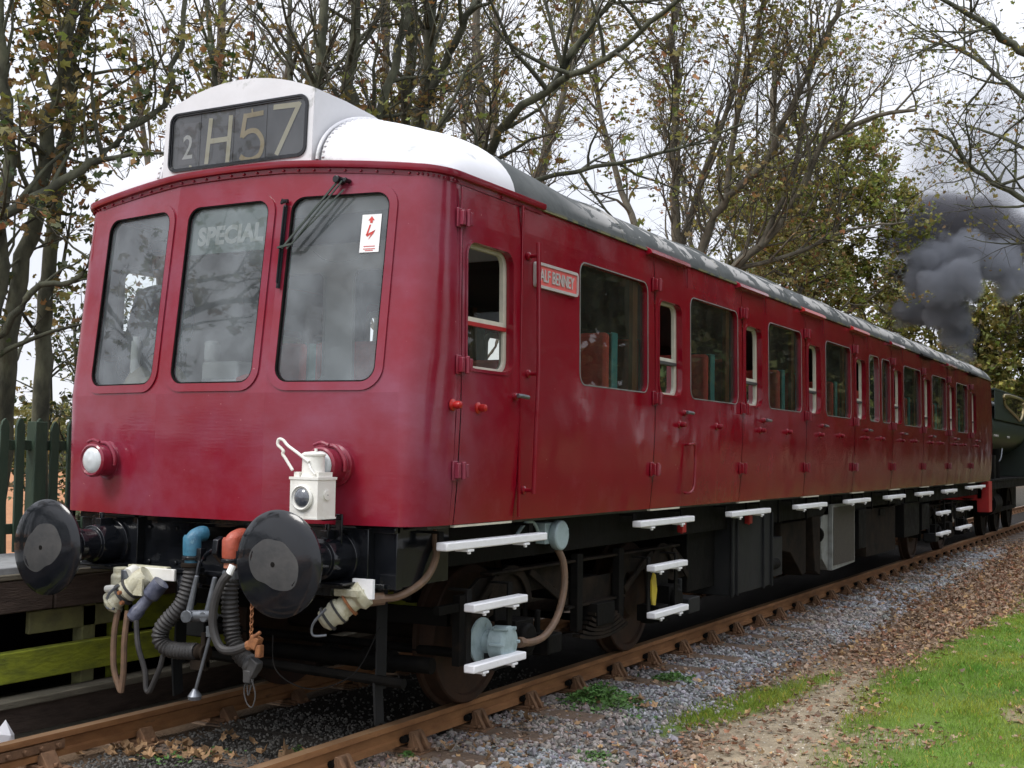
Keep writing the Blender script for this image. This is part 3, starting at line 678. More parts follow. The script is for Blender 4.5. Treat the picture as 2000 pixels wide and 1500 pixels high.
# ---- main roof
HR = .455
def HY(y): return float(np.interp(y, [1.2, 1.5, 1.9, 2.4], [.580, .575, .53, HR]))
def roofz(u, h=None): return 3.205+(HR if h is None else h)*math.sqrt(max(0, 1-u*u))
m = MB(); ys = [1.20, 1.35, 1.5, 1.7, 1.9, 2.1, 2.3]+list(np.linspace(2.8, LEN-.5, 27))+[LEN-.2, LEN-.06, LEN+.02]; us = [math.sin(a) for a in np.linspace(-PI/2, PI/2, 33)]
vs = []
for y in ys:
    k = 1 if y < LEN-.4 else {0: .99, 1: .93, 2: .80}[[LEN-.2, LEN-.06, LEN+.02].index(y)]
    for u in us: vs.append((u*1.402, y, 3.205+(roofz(u, HY(y))-3.205)*k))
n = len(us); m.add(vs, [(j*n+i, j*n+i+1, (j+1)*n+i+1, (j+1)*n+i) for j in range(len(ys)-1) for i in range(n-1)])
m.add([vs[(len(ys)-1)*n+i] for i in range(n)], [tuple(range(n))])
roof = m.build('roof', 'roof', car, ang=40)
m = MB(); m.box((1.399, 11.1, 3.206), (.022, LEN-3.4+1.9, .018)); m.build('cantrail_strip', 'roof', roof)
for y in (3.0, 5.1, 7.2, 9.3, 11.4, 13.5, 15.6, 17.7):
    for x in (-.55, .55):
        v = MB(); zz = 3.205+HR*math.sqrt(1-(x/1.402)**2); v.lathe([(.11, -.03), (.11, .02), (.15, .03), (.14, .05), (.05, .07), (.0, .075)], 14, (x, y, zz), 'z'); v.build('roof_ventilator', 'roof', roof)
m = MB()
for y in np.arange(2.9, LEN-.5, 2.06):
    P = [(1.402*u, y, roofz(u)+.003) for u in us]; m.tube(P, .012, 6, sm=False)
build_each(m, 'roof_seam', 'roof', roof)

# ---- white cab dome
m = MB(); NU = 41; NT = 13; vs = []
for i in range(NU):
    th = -PI/2+PI*i/(NU-1); u = math.sin(th); x = u*1.40
    # footprint of gutter at this x
    ax = abs(x); yg = (fbase(x)+.15) if ax < 1.25 else .425+.175*(1-math.cos(math.asin(min(1, (ax-1.25)/.15))))
    if ax < .57: yg = .62
    zg = zgut(x)+.03; zr = max(roofz(u, .555), zg*0+3.21); yb = 1.02
    for k in range(NT):
        if k == NT-1: vs.append((x*1.005, 1.26, max(roofz(u, .588), 3.21)+.006)); continue
        t = PI/2*k/(NT-2); y = yg+(yb-yg)*(1-math.cos(t)); z = zg+(zr-zg)*math.sin(t) if zr > zg else zg+(zr-zg)*(k/(NT-2))
        vs.append((x*1.005, y, z))
m.add(vs, [(i*NT+k, i*NT+k+1, (i+1)*NT+k+1, (i+1)*NT+k) for i in range(NU-1) for k in range(NT-1)])
dome = m.build('cab_roof_dome', 'white_roof', car, ang=60)
def dome_pt(x, t):
    u = x/1.40; yg = fbase(x)+.15; zg = zgut(x)+.03; zr = roofz(u, .555); t *= PI/2
    return Vector((x*1.005, yg+(1.02-yg)*(1-math.cos(t)), zg+(zr-zg)*math.sin(t)))
for sg in (-1, 1):
    m = MB(); P = [dome_pt(sg*.61, t) for t in np.linspace(.02, .97, 16)]; m.tube(P, .011, 8, sm=False); fl_ = m.build('dome_flange', 'white_roof', dome)
    m = MB()
    for p in [dome_pt(sg*.645, t) for t in np.linspace(.05, .95, 17)]: m.lathe([(.010, -.004), (.009, .004), (.0, .008)], 6, p, 'z')
    r_ = m.build('flange_rivets', 'white_roof', fl_); r_['kind'] = 'stuff'

# ---- headcode box
m = MB(); BX = .585; YF = .30
arch = lambda x: 3.755+.125*(1-(x/BX)**2)
xsn = [BX*math.sin(a) for a in np.linspace(-PI/2, PI/2, 17)]
m2 = MB()
def Fbox(x, z, off=0): return (x, YF-off+.04*(z-3.3), z)
hole = (-.525, .535, 3.365, 3.715)
cell(m, Fbox, -BX, BX, 3.30, 3.755, hole, .05, .03)
top = [(x, arch(x)) for x in xsn]; m.add([Fbox(x, z) for x, z in top]+[Fbox(x, 3.755) for x, z in top], [(i, i+1, 18+i, 17+i) for i in range(16)])
yb = [YF+.03, .62, .90, 1.15, 1.50]; dz = [0, -.004, -.022, -.065, -.30]
vs = []
for y, q in zip(yb, dz):
    prof = [(-BX-.01, 3.28)]+[(x, arch(x)+q) for x in xsn]+[(BX+.01, 3.28)]
    vs += [(p[0]*(1 if y < 1.5 else .9), y if 0 < i < 18 or y > .4 else y-.02, p[1]) for i, p in enumerate(prof)]
vs[:19] = [Fbox(p[0], p[1]) for p in [(-BX, 3.30)]+[(x, arch(x)) for x in xsn]+[(BX, 3.30)]]
m.add(vs, [(j*19+i, j*19+i+1, (j+1)*19+i+1, (j+1)*19+i) for j in range(4) for i in range(18)])
hb = m.build('headcode_box', 'white_roof', car, ang=30)
m = MB(); ring(m, Fbox, hole, .05, .012, .0, .012, 6); ring(m, Fbox, (hole[0]+.01, hole[1]-.01, hole[2]+.01, hole[3]-.01), .042, .012, -.006, .006, 6); m.build('box_seal', 'gloss_black', hb)
m = MB(); pane(m, Fbox, hole, .05, -.002, 6); m.build('box_glass', glass_mat('headcode_glass', tint=(.95, .96, .96), ior=1.5, dirt_haze=.07, dirt_haze_c=(.5, .52, .55)), hb)
m = MB(); m.mi = 0
FB = lambda x, z, off=0: Fbox(x, z, -.014+off)
m.add([FB(-.53, 3.36), FB(.54, 3.36), FB(.54, 3.72), FB(-.53, 3.72)], [(0, 1, 2, 3)])
m.mi = 1; m.add([FB(-.47, 3.40, .003), FB(-.315, 3.40, .003), FB(-.315, 3.66, .003), FB(-.47, 3.66, .003)], [(0, 1, 2, 3)])
m.mi = 2
for x in (-.03, .225, -.30): m.add([FB(x, 3.365, .003), FB(x+.006, 3.365, .003), FB(x+.006, 3.715, .003), FB(x, 3.715, .003)], [(0, 1, 2, 3)])
m.build('headcode_blind', ['blind', mat('grey_blind_panel', (.25, .255, .27), (.21, .215, .23), rough=.6), 'black'], hb)
def lett(fn, mt, nm='headcode_letter'):
    q = MB(); fn(q); q.build(nm, mt, hb)
FL = lambda x, z, o=0: FB(x, z, .006)
lett(lambda q: text_mesh(q, '2', .215, lambda x, y, z: FL(-.395+x*.85, 3.500+y), bold=.002), 'letterwhite')
def H_(q):
    stroke(q, [(-.235, 3.385), (-.215, 3.67)], .032, FL, sm=False); stroke(q, [(-.065, 3.372), (-.055, 3.67)], .032, FL, sm=False); stroke(q, [(-.222, 3.525), (-.062, 3.525)], .032, lambda x, z, o: FB(x, z, .007), sm=False)
lett(H_, 'letter')
def five(q):
    stroke(q, [(.20, 3.655), (.055, 3.650)], .030, FL, sm=False); stroke(q, [(.062, 3.665), (.042, 3.52)], .032, lambda x, z, o: FB(x, z, .007), sm=False)
    stroke(q, [(.042, 3.525), (.09, 3.552), (.15, 3.548), (.195, 3.50), (.203, 3.45), (.185, 3.40), (.13, 3.377), (.075, 3.382), (.035, 3.405)], .031, FL)
    stroke(q, [(.112, 3.69), (.118, 3.64)], .013, lambda x, z, o: FB(x, z, .008), sm=False)
lett(five, 'letterold')
def seven(q):
    stroke(q, [(.275, 3.678), (.478, 3.672)], .032, FL, sm=False); stroke(q, [(.474, 3.684), (.315, 3.385)], .032, lambda x, z, o: FB(x, z, .007), sm=False)
lett(seven, 'letter')
lett(lambda q: stroke(q, [(-.368, 3.367), (-.362, 3.39)], .022, FL, sm=False), 'letter')

# ---- destination blind behind the centre windscreen: SPECIAL
m = MB(); _q = [(-.33, 2.82), (.33, 2.82), (.33, 3.13), (-.33, 3.13)]; m.add([Ff(x, z, -.034) for x, z in _q]+[Ff(x, z, -.05) for x, z in _q], [(0, 1, 2, 3), (4, 5, 6, 7), (0, 1, 5, 4), (1, 2, 6, 5), (2, 3, 7, 6), (3, 0, 4, 7)]); db = m.build('destination_blind', mat('pale_blind', (.30, .38, .36), (.36, .44, .42), rough=.6, scale=7), car)
m = MB(); text_mesh(m, 'SPECIAL', .125, lambda x, y, z: Ff(.0+x*1.14, 2.925+y*1.2, -.031), bold=.006); m.build('blind_lettering', 'letterwhite', db)

# ---- overhead line sticker on the right windscreen
m = MB(); FS_ = lambda x, z, o=0: Ff(x, z, -.010+o)
m.mi = 0; m.add([FS_(.925, 2.765), FS_(1.045, 2.765), FS_(1.045, 2.985), FS_(.925, 2.985)], [(0, 1, 2, 3)])
m.mi = 1; g2 = lambda x, z, o=0: FS_(x, z, .002)
m.add([g2(.985, 2.975), g2(.965, 2.95), g2(1.005, 2.95)], [(0, 1, 2)]); m.add([g2(.977, 2.95), g2(.993, 2.95), g2(.993, 2.935), g2(.977, 2.935)], [(0, 1, 2, 3)])
m.add([g2(.975, 2.925), g2(.985, 2.925), g2(.968, 2.865), g2(.957, 2.862)], [(0, 1, 2, 3)]); m.add([g2(.957, 2.868), g2(1.012, 2.893), g2(1.010, 2.884), g2(.966, 2.855)], [(0, 1, 2, 3)]); m.add([g2(1.015, 2.897), g2(.998, 2.884), g2(.972, 2.835), g2(1.003, 2.872)], [(0, 1, 2, 3)])
for z, wd in ((2.80, .07), (2.785, .075), (2.776, .05)): stroke(m, [(.985-wd/2, z), (.985+wd/2, z)], .004, g2, sm=False)
m.build('warning_sticker', ['sticker', 'stickred'], car)

# ---- wiper
m = MB()
A = Vector(Ff(.785, 3.175, .05)); B = Vector(Ff(.475, 2.80, .055)); 
m.bar(A, B, .012, .010); m.bar(A+Vector((.035, 0, .004)), B+Vector((.07, 0, .02)), .009, .008); m.bar(A+Vector((.05, -.006, -.05)), B+Vector((.035, 0, -.005)), .007, .008)
m.bar(B+Vector((-.03, 0, .005)), B+Vector((.07, 0, .02)), .014, .012)
wp = m.build('wiper', mat('dark_green_wiper', (.02, .04, .03), (.05, .06, .05), rough=.5), car)
m = MB(); m.cyl(Ff(.785, 3.19, 0), Ff(.785, 3.19, .07), .022, n=10); m.cyl(Ff(.83, 3.185, 0), Ff(.83, 3.185, .055), .014, n=8); m.box(Ff(.80, 3.185, .035), (.07, .02, .03)); m.build('wiper_pivot', 'gloss_black', wp, .003)
m = MB(); m.bar(Ff(.455, 3.06, .03), Ff(.458, 2.57, .03), .014, .020, up=(0, -1, 0)); m.bar(Ff(.455, 3.05, .045), Ff(.458, 2.60, .045), .006, .012, up=(0, -1, 0)); m.build('wiper_blade', 'gloss_black', wp)
m = MB(); m.tube([Ff(.42, 3.10, .02), Ff(.43, 3.07, .04), Ff(.455, 3.085, .04)], .006, 6); m.box(Ff(.445, 3.085, .03), (.04, .02, .02)); m.build('wiper_stop', 'gloss_black', wp)
m = MB(); m.tube([Ff(.62, 2.79, -.03), Ff(.70, 2.735, -.03), Ff(.79, 2.72, -.03), Ff(.90, 2.735, -.03), Ff(1.04, 2.80, -.03)], .002, 4); m.build('loose_wire', 'steel', car)

# ---- head lamps
for sg in (-1, 1):
    x = .875*sg; y = fbase(x); z = 1.565
    m = MB(); m.lathe([(.118, .03), (.118, -.006), (.100, -.014), (.092, -.10), (.103, -.105), (.103, -.135), (.090, -.145), (.084, -.135)], 28, (x, y, z), 'y')
    hl = m.build('headlamp', 'maroon', car, .002)
    m = MB(); m.lathe([(.086, -.128), (.070, -.145), (.045, -.155), (.0, -.160)], 24, (x, y, z), 'y'); m.build('headlamp_lens', 'glass_lamp', hl)
    m = MB()
    m.tube([(x-.03, y-.055, z+.108), (x+.05, y-.055, z+.100), (x+.105, y-.055, z+.03), (x+.108, y-.055, z-.03)], .012, 8)
    m.tube([(x-.05, y-.125, z+.112), (x+.0, y-.13, z+.125), (x+.05, y-.125, z+.112)], .010, 8)
    m.build('lamp_hood', 'maroon', hl)

# ---- name plate on the side
m = MB(); x = xs(2.77)
def FP(y, z, off=0): return (x+off, y, z)
m.mi = 0; pl_ = rr(1.50, 2.105, 2.695, 2.855, .02); m.prism(pl_, x, x+.012, 'x'); ring(m, FP, (1.518, 2.087, 2.712, 2.838), .012, .018, .012, .022)
m.mi = 1; m.prism(rr(1.518, 2.087, 2.712, 2.838, .012), x+.0125, x+.014, 'x')
npl = m.build('name_plate', ['platemetal', 'platered'], car)
m = MB(); text_mesh(m, 'ALF BENNEY', .112, lambda a, b, c: (x+.018+c, 1.800+a*.76, 2.772+b), extr=.003, bold=.001); m.build('plate_lettering', 'platemetal', npl)

# ================================================================== UNDERFRAME
m = MB()
for sg in (-1, 1):
    m.prism([(.42, .98), (20.25, .98), (20.25, 1.235), (.42, 1.235)], sg*1.17, sg*1.20, 'x'); m.box((sg*1.14, 10.3, .985), (.12, 19.8, .018))
for y in np.arange(1.2, 20, 1.3): m.box((0, y, 1.12), (2.3, .06, .2))
for y in np.arange(6.3, 14.8, 1.03): m.box((1.17, y, 1.09), (.09, .05, .24)); m.box((1.12, y+.3, .93), (.04, .04, .25))
m.build('underframe', 'black', car, .004)
m = MB(); m.box((0, .36, 1.07), (2.44, .06, .36)); m.box((0, .335, 1.215), (2.44, .05, .035)); m.box((0, .335, .905), (2.30, .05, .03))
for sg in (-1, 1): m.box((sg*.87, .30, 1.05), (.40, .06, .34)); m.box((sg*1.20, .62, 1.06), (.03, .5, .32))
for x in (-.62, -.4, .42, .62, .2, -.2): m.cyl((x, .33, 1.16), (x, .315, 1.16), .014, n=6); m.cyl((x, .33, .95), (x, .315, .95), .014, n=6)
m.build('buffer_beam', 'gloss_black', car, .004)
m = MB(); m.box((0, 20.45, 1.07), (2.5, .06, .36)); m.box((1.27, 20.62, .93), (.22, .40, .60)); m.build('rear_buffer_beam', 'beamred', car, .004)
m = MB(); m.box((-1.29, .30, 1.16), (.05, .02, .52)); m.build('lamp_iron', 'gloss_black', car)
m = MB(); m.box((.93, .19, 1.20), (.045, .012, .20)); m.box((.93, .12, 1.275), (.03, .15, .012)); m.build('lamp_bracket', 'gloss_black', car, .003)
m = MB(); m.cyl((-1.29, .3, 1.0), (-1.0, .3, 1.02), .012, n=8); m.tube([(-1.34, .28, 1.24), (-1.345, .28, 1.10), (-1.30, .29, 1.02)], .010, 6); m.build('coupling_rod', 'gloss_black', car)

def buffer(x, rot):
    o = empty('buffer', (x, -.255, 1.055)); o.parent = car
    m = MB(); m.lathe([(.0, -.034), (.03, -.0338), (.09, -.031), (.16, -.024), (.225, -.012), (.268, -.001), (.281, .010), (.277, .026), (.25, .032), (.10, .05), (.055, .075)], 64); m.build('buffer_head', 'gloss_black', o, ang=50)
    # worn patch where the heads rub: thin polished lens of metal on the face
    vs = [(0, -.0349, 0)]; n = 40
    for ri, r0 in enumerate((.4, .7, 1)):
        for k in range(n):
            a = 2*PI*k/n; r = .145*r0*(1+.17*math.sin(2*a+rot)+.045*math.sin(3*a+2+rot)+.02*math.sin(7*a+rot*3)); h = np.interp(r, [0, .03, .09, .16, .215], [-.034, -.0338, -.031, -.024, -.013])-.0009*(1 if ri < 2 else .9)
            vs.append((r*math.cos(a), h, r*math.sin(a)))
    fs = [(0, 1+(k+1) % n, 1+k) for k in range(n)]+[(1+ri*n+k, 1+ri*n+(k+1) % n, 1+(ri+1)*n+(k+1) % n, 1+(ri+1)*n+k) for ri in range(2) for k in range(n)]
    m = MB(); m.add(vs, fs); m.build('worn_face', 'scrape', o, ang=60)
    m = MB(); m.lathe([(.014, -.0365), (.014, -.030)], 8); m.build('centre_hole', 'black', o)
    m = MB(); m.cyl((0, .04, 0), (0, .30, 0), .062, n=24); m.build('buffer_spindle', 'black', o)
    m = MB(); m.lathe([(.082, .20), (.098, .205), (.102, .24), (.094, .25), (.094, .34), (.112, .345), (.118, .37), (.118, .52), (.108, .53)], 32)
    m.lathe([(.14, .50), (.145, .51), (.145, .54)], 32); m.box((.02, .44, -.125), (.30, .20, .014)); m.box((0, .44, .12), (.05, .1, .07)); m.cyl((0, .42, .12), (0, .42, .19), .016, n=8); m.cyl((-.09, .48, -.09), (-.09, .42, -.09), .018, n=6)
    for k in range(8): m.box((.1*math.cos(k*PI/4), .53, .12*math.sin(k*PI/4)), (.03, .03, .03))
    m.cyl((.10, .49, -.19), (.10, .47, -.19), .02, n=6)
    m.build('buffer_stock', 'gloss_black', o, .002)
    return o
buffer(-.87, .4); buffer(.87, 2.2)

# pipes and hoses on the buffer beam
def corr(path, r, nm, mt, par=car, pitch=.024):
    P = smooth(path, 16); L_ = [0]
    for a, b in zip(P, P[1:]): L_.append(L_[-1]+(b-a).length)
    n = int(L_[-1]/pitch)*4; Q = []
    for k in range(n+1):
        s = L_[-1]*k/n; i = min(max(1, int(np.searchsorted(L_, s))), len(P)-1); t = (s-L_[i-1])/max(1e-6, L_[i]-L_[i-1]); Q.append(P[i-1].lerp(P[i], t))
    m = MB(); m.tube(Q, r, 14, sm=False, rfun=lambda t: r*(1+.10*math.sin(t*n/4*2*PI))); return m.build(nm, mt, par, ang=70)
def pipe(x, mt, mt2, nm, zt=1.155, zb=.98):
    m = MB(); m.tube([(x+.012, .135, zt), (x+.01, .10, zt-.001), (x+.004, .062, zt-.018), (x, .05, zt-.05), (x, .05, zt-.09)], .044, 14)
    m.lathe([(.050, 0), (.052, .03), (.052, .10), (.045, .115)], 16, (x, .05, zt-.12), 'z'); p = m.build(nm, mt, car)
    m = MB(); m.cyl((x+.012, .13, zt), (x+.03, .34, zt-.01), .038, n=14); m.build('pipe_run', 'black', p)
    m = MB(); m.lathe([(.040, 0), (.040, zt-.12-zb)], 14, (x, .05, zb), 'z'); m.build('pipe_tail', mt2, p)
    m = MB(); m.box((x+.055, .06, zt-.115), (.05, .05, .075)); m.lathe([(.056, 0), (.056, .02)], 16, (x, .05, zt-.145), 'z'); m.build('pipe_clip', 'gloss_black', p, .003)
    return p
bp = pipe(-.01, 'blue', 'blue', 'vacuum_pipe'); rp = pipe(.285, 'orange', 'orange_old', 'vacuum_pipe')
m = MB(); m.lathe([(.052, 0), (.06, .006), (.06, .022), (.050, .028)], 16, (-.01, .05, .965), 'z'); m.tube([(-.07, .04, .985), (-.02, .0, .985), (.03, .03, .985)], .008, 6); m.build('hose_clip', 'dusty', bp)
m = MB(); m.lathe([(.045, 0), (.047, .05), (.043, .06)], 16, (.285, .05, .905), 'z'); m.build('hose_clip', 'steel', rp)
corr([(-.01, .05, .99), (-.012, .045, .90), (-.045, .02, .76), (-.125, -.01, .66), (-.165, -.02, .60), (-.16, -.02, .54), (-.10, -.01, .50), (.02, 0, .498), (.10, .0, .505)], .045, 'vacuum_hose', 'rubber')
m = MB(); m.lathe([(.040, 0), (.046, .02), (.030, .04), (.05, .055), (.05, .07)], 12, (.10, 0, .505), (Vector((0, 1, 0)), Vector((0, 0, 1)), Vector((1, 0, 0)))); m.box((.15, 0, .56), (.03, .03, .11)); m.box((.12, .0, .43), (.12, .03, .06)); m.box((.16, .0, .47), (.04, .04, .1)); m.build('hose_coupling', 'dusty', car, .005)
corr([(.285, .05, .92), (.285, .05, .80), (.29, .06, .68), (.31, .06, .58), (.38, .05, .50), (.45, .04, .47)], .046, 'vacuum_hose', 'rubber')
m = MB(); m.lathe([(.05, 0), (.055, .03), (.035, .05), (.05, .07)], 12, (.44, .04, .47), (Vector((0, 1, 0)), Vector((.4, 0, 1)), Vector((.9, 0, -.4)))); m.box((.49, .02, .45), (.07, .05, .10), Matrix.Rotation(.5, 3, 'Y')); m.box((.47, .01, .40), (.05, .04, .07)); m.build('hose_coupling', 'scrape', car, .006)
m = MB(); m.tube([(.335, -.02, .955), (.30, -.04, .90), (.262, -.05, .78), (.26, -.05, .65), (.32, -.05, .55), (.42, -.05, .545), (.52, -.04, .585)], .024, 10); m.build('brake_hose', 'rubber', car)
m = MB(); m.cyl((.335, -.02, .95), (.345, .0, 1.0), .020, n=10); m.build('hose_ferrule', 'letterwhite', car)
m = MB(); m.box((.555, -.04, .60), (.06, .05, .07), Matrix.Rotation(.4, 3, 'Y')); m.cyl((.53, -.04, .585), (.50, -.04, .575), .028, n=10); m.box((.585, -.04, .555), (.035, .04, .07)); m.cyl((.56, -.06, .63), (.60, -.05, .66), .012, n=6); m.build('hose_end_fitting', 'rustchain', car, .006)
m = MB()
for k in range(9): m.tube([(.525+.009*math.cos(a), -.04+.007*math.sin(a)*(k % 2), .64+.021*k+.016*math.sin(a)) if k % 2 else (.525, -.04+.009*math.cos(a), .64+.021*k+.016*math.sin(a)) for a in np.linspace(0, 2*PI, 9)], .0035, 5, sm=False)
m.build('chain', 'rustchain', car)
m = MB(); m.tube([(.48, .0, .40), (.45, .0, .33), (.47, 0, .26), (.51, 0, .24), (.53, 0, .31), (.50, 0, .39)], .004, 5); m.tube([(.46, .01, .38), (.48, 0, .30), (.50, 0, .36)], .004, 5); m.build('thin_chain', 'scrape', car)
m = MB(); m.tube([(.56, .1, .62), (.66, .0, .47), (.80, .0, .39), (.95, .05, .38), (1.06, .2, .46), (1.1, .35, .68)], .0035, 5); m.build('loose_cable', 'black', car)
# screw coupling and hook
m = MB(); m.prism([(.33, .98), (.12, .99), (.05, 1.05), (.06, 1.13), (.11, 1.15), (.10, 1.09), (.15, 1.06), (.33, 1.10)], .135, .175, 'x'); m.lathe([(.10, .0), (.10, .05)], 20, (.155, .28, 1.05), 'y'); dh = m.build('draw_hook', 'gloss_black', car, .006)
m = MB(); m.tube([(.075, .12, 1.06), (.06, .05, 1.01), (.055, .03, .90), (.06, .05, .86)], .014, 8); m.build('draw_link', 'gloss_black', dh)
m = MB()
for a, b in (((.10, -.02, .93), (.055, -.03, .71)), ((.235, -.02, .93), (.19, -.03, .71))): m.cyl(a, b, .013, .020, n=10)
m.cyl((.03, -.03, .70), (.25, -.03, .72), .032, n=14); m.cyl((.055, -.06, .70), (.055, .01, .70), .034, n=14); m.cyl((.19, -.06, .71), (.19, .01, .71), .030, n=14); m.cyl((.08, -.07, .705), (.08, -.05, .705), .036, n=8); m.box((.23, -.03, .63), (.05, .04, .06))
m.build('screw_coupling', 'steel', car, .003)
m = MB(); m.cyl((.225, -.03, .62), (.13, -.04, .29), .010, .009, n=8); m.lathe([(.012, .03), (.022, .015), (.040, -.01), (.035, -.03), (.0, -.038)], 14, (.128, -.04, .275), 'z'); m.build('tommy_bar', 'steel', car)
# jumper cables on the left, cream castings
m = MB(); m.lathe([(.055, 0), (.058, .11), (.045, .125), (.045, .16)], 16, (-.60, .08, .77), 'z'); m.box((-.45, .16, .93), (.32, .04, .025)); jp = m.build('jumper_socket', 'cast', car, .006)
d = Vector((-.62, -.25, -.55)).normalized()
m = MB()
def slant(m, p, d, prof, n=16):
    X = d.orthogonal().normalized(); m.lathe(prof, n, p, (X, d.cross(X), d))
slant(m, (-.38, .08, .90), d, [(.06, 0), (.065, .05), (.058, .12), (.068, .13), (.068, .17), (.050, .18), (.052, .25), (.060, .26), (.060, .29), (.035, .31)]); m.box((-.40, .02, .83), (.09, .02, .10)); jl = m.build('jumper_plug', 'cast', car, .003)
for t_ in (.125, .185, .265): q = MB(); slant(q, Vector((-.38, .08, .90))+d*t_, d, [(.050, 0), (.0725, .002), (.0725, .016), (.05, .018)], 18); q.build('clamp_ring', ['rustchain', 'scrape', 'cast'][int(t_*8) % 3], jl)
q = MB(); q.tube([(-.50, -.03, .84), (-.56, -.05, .78), (-.57, -.05, .71), (-.52, -.04, .70)], .008, 6); q.build('wire_bail', 'steel', jl)
for yy_, zz_ in ((-.02, .80), (.0, .74)): q = MB(); q.cyl((-.46, yy_-.05, zz_), (-.46, yy_-.03, zz_), .012, n=6); q.build('bolt', 'rustchain', jl)
m = MB(); m.box((-.38, .13, .90), (.34, .02, .07)); m.cyl((-.50, .10, .92), (-.50, .04, .90), .035, n=12); m.cyl((-.55, .05, .82), (-.66, .02, .80), .022, n=10); m.build('white_bracket', 'lampwhite', car, .004)
m = MB(); m.cyl((-.53, .06, .92), (-.53, .06, .84), .034, n=14); m.cyl((-.53, .06, .84), (-.53, .06, .825), .042, n=14); m.build('grey_gland', 'steel', car, .003)
m = MB(); slant(m, (-.27, .08, .86), Vector((-.55, -.2, -.7)).normalized(), [(.05, 0), (.052, .10), (.035, .12), (.035, .20), (.042, .21), (.042, .27), (.02, .29)]); m.build('jumper_plug', mat('dark_blue_plug', (.035, .04, .07), (.16, .17, .22), rough=.35, scale=12), car)
for pts, r, mt in (([(-.53, .0, .69), (-.545, -.01, .55), (-.54, -.01, .36), (-.50, 0, .24), (-.48, 0, .22)], .018, 'brownhose'), ([(-.45, .0, .69), (-.46, -.01, .52), (-.47, 0, .34), (-.485, 0, .215)], .018, 'brownhose'),
               ([(-.38, .0, .64), (-.35, -.01, .50), (-.30, 0, .36), (-.285, 0, .26), (-.26, 0, .245), (-.22, 0, .31), (-.17, .0, .42), (-.155, .02, .60)], .016, 'rubber')):
    m = MB(); m.tube(pts, r, 8); m.build('jumper_cable', mt, car)
m = MB(); m.lathe([(.05, 0), (.06, .02), (.06, .16), (.05, .18)], 16, (-.18, .20, .72), 'z'); m.box((-.18, .25, .93), (.12, .06, .03)); m.box((-.02, .34, .86), (1.6, .03, .06)); m.build('control_jumper_box', 'gloss_black', car, .004)
# jumper on the right under the buffer
m = MB(); slant(m, (1.08, .24, .88), Vector((-.50, -.30, -.42)).normalized(), [(.075, 0), (.078, .05), (.055, .07), (.06, .15), (.070, .16), (.070, .20), (.058, .22), (.062, .27), (.03, .29)]); m.box((1.02, .2, .88), (.16, .12, .04)); jr = m.build('jumper_plug', 'cast', car, .004)
dd = Vector((-.50, -.30, -.42)).normalized()
for t_ in (.10, .17, .24): q = MB(); slant(q, Vector((1.08, .24, .88))+dd*t_, dd, [(.05, 0), (.0745, .002), (.0745, .014), (.05, .016)], 18); q.build('clamp_ring', 'scrape' if t_ > .15 else 'rustchain', jr)
q = MB(); q.tube([(.96, .05, .80), (.90, .02, .72), (.90, .02, .66), (.96, .06, .66)], .007, 6); q.build('wire_bail', 'steel', jr)
m = MB(); m.prism([(1.02, .86), (1.02, .955), (1.155, .955), (1.155, .85), (1.13, .85), (1.115, .835), (1.075, .81), (1.055, .84), (1.03, .845)], .20, .22, 'y'); m.build('white_tag_plate', 'white', car)
m = MB(); m.tube([(1.10, .33, .84), (1.18, .42, .85), (1.24, .58, .93), (1.25, .68, 1.06), (1.2, .72, 1.2)], .022, 10); m.cyl((1.06, .3, .83), (1.12, .36, .84), .036, n=10); m.build('air_pipe', 'brownhose', car)

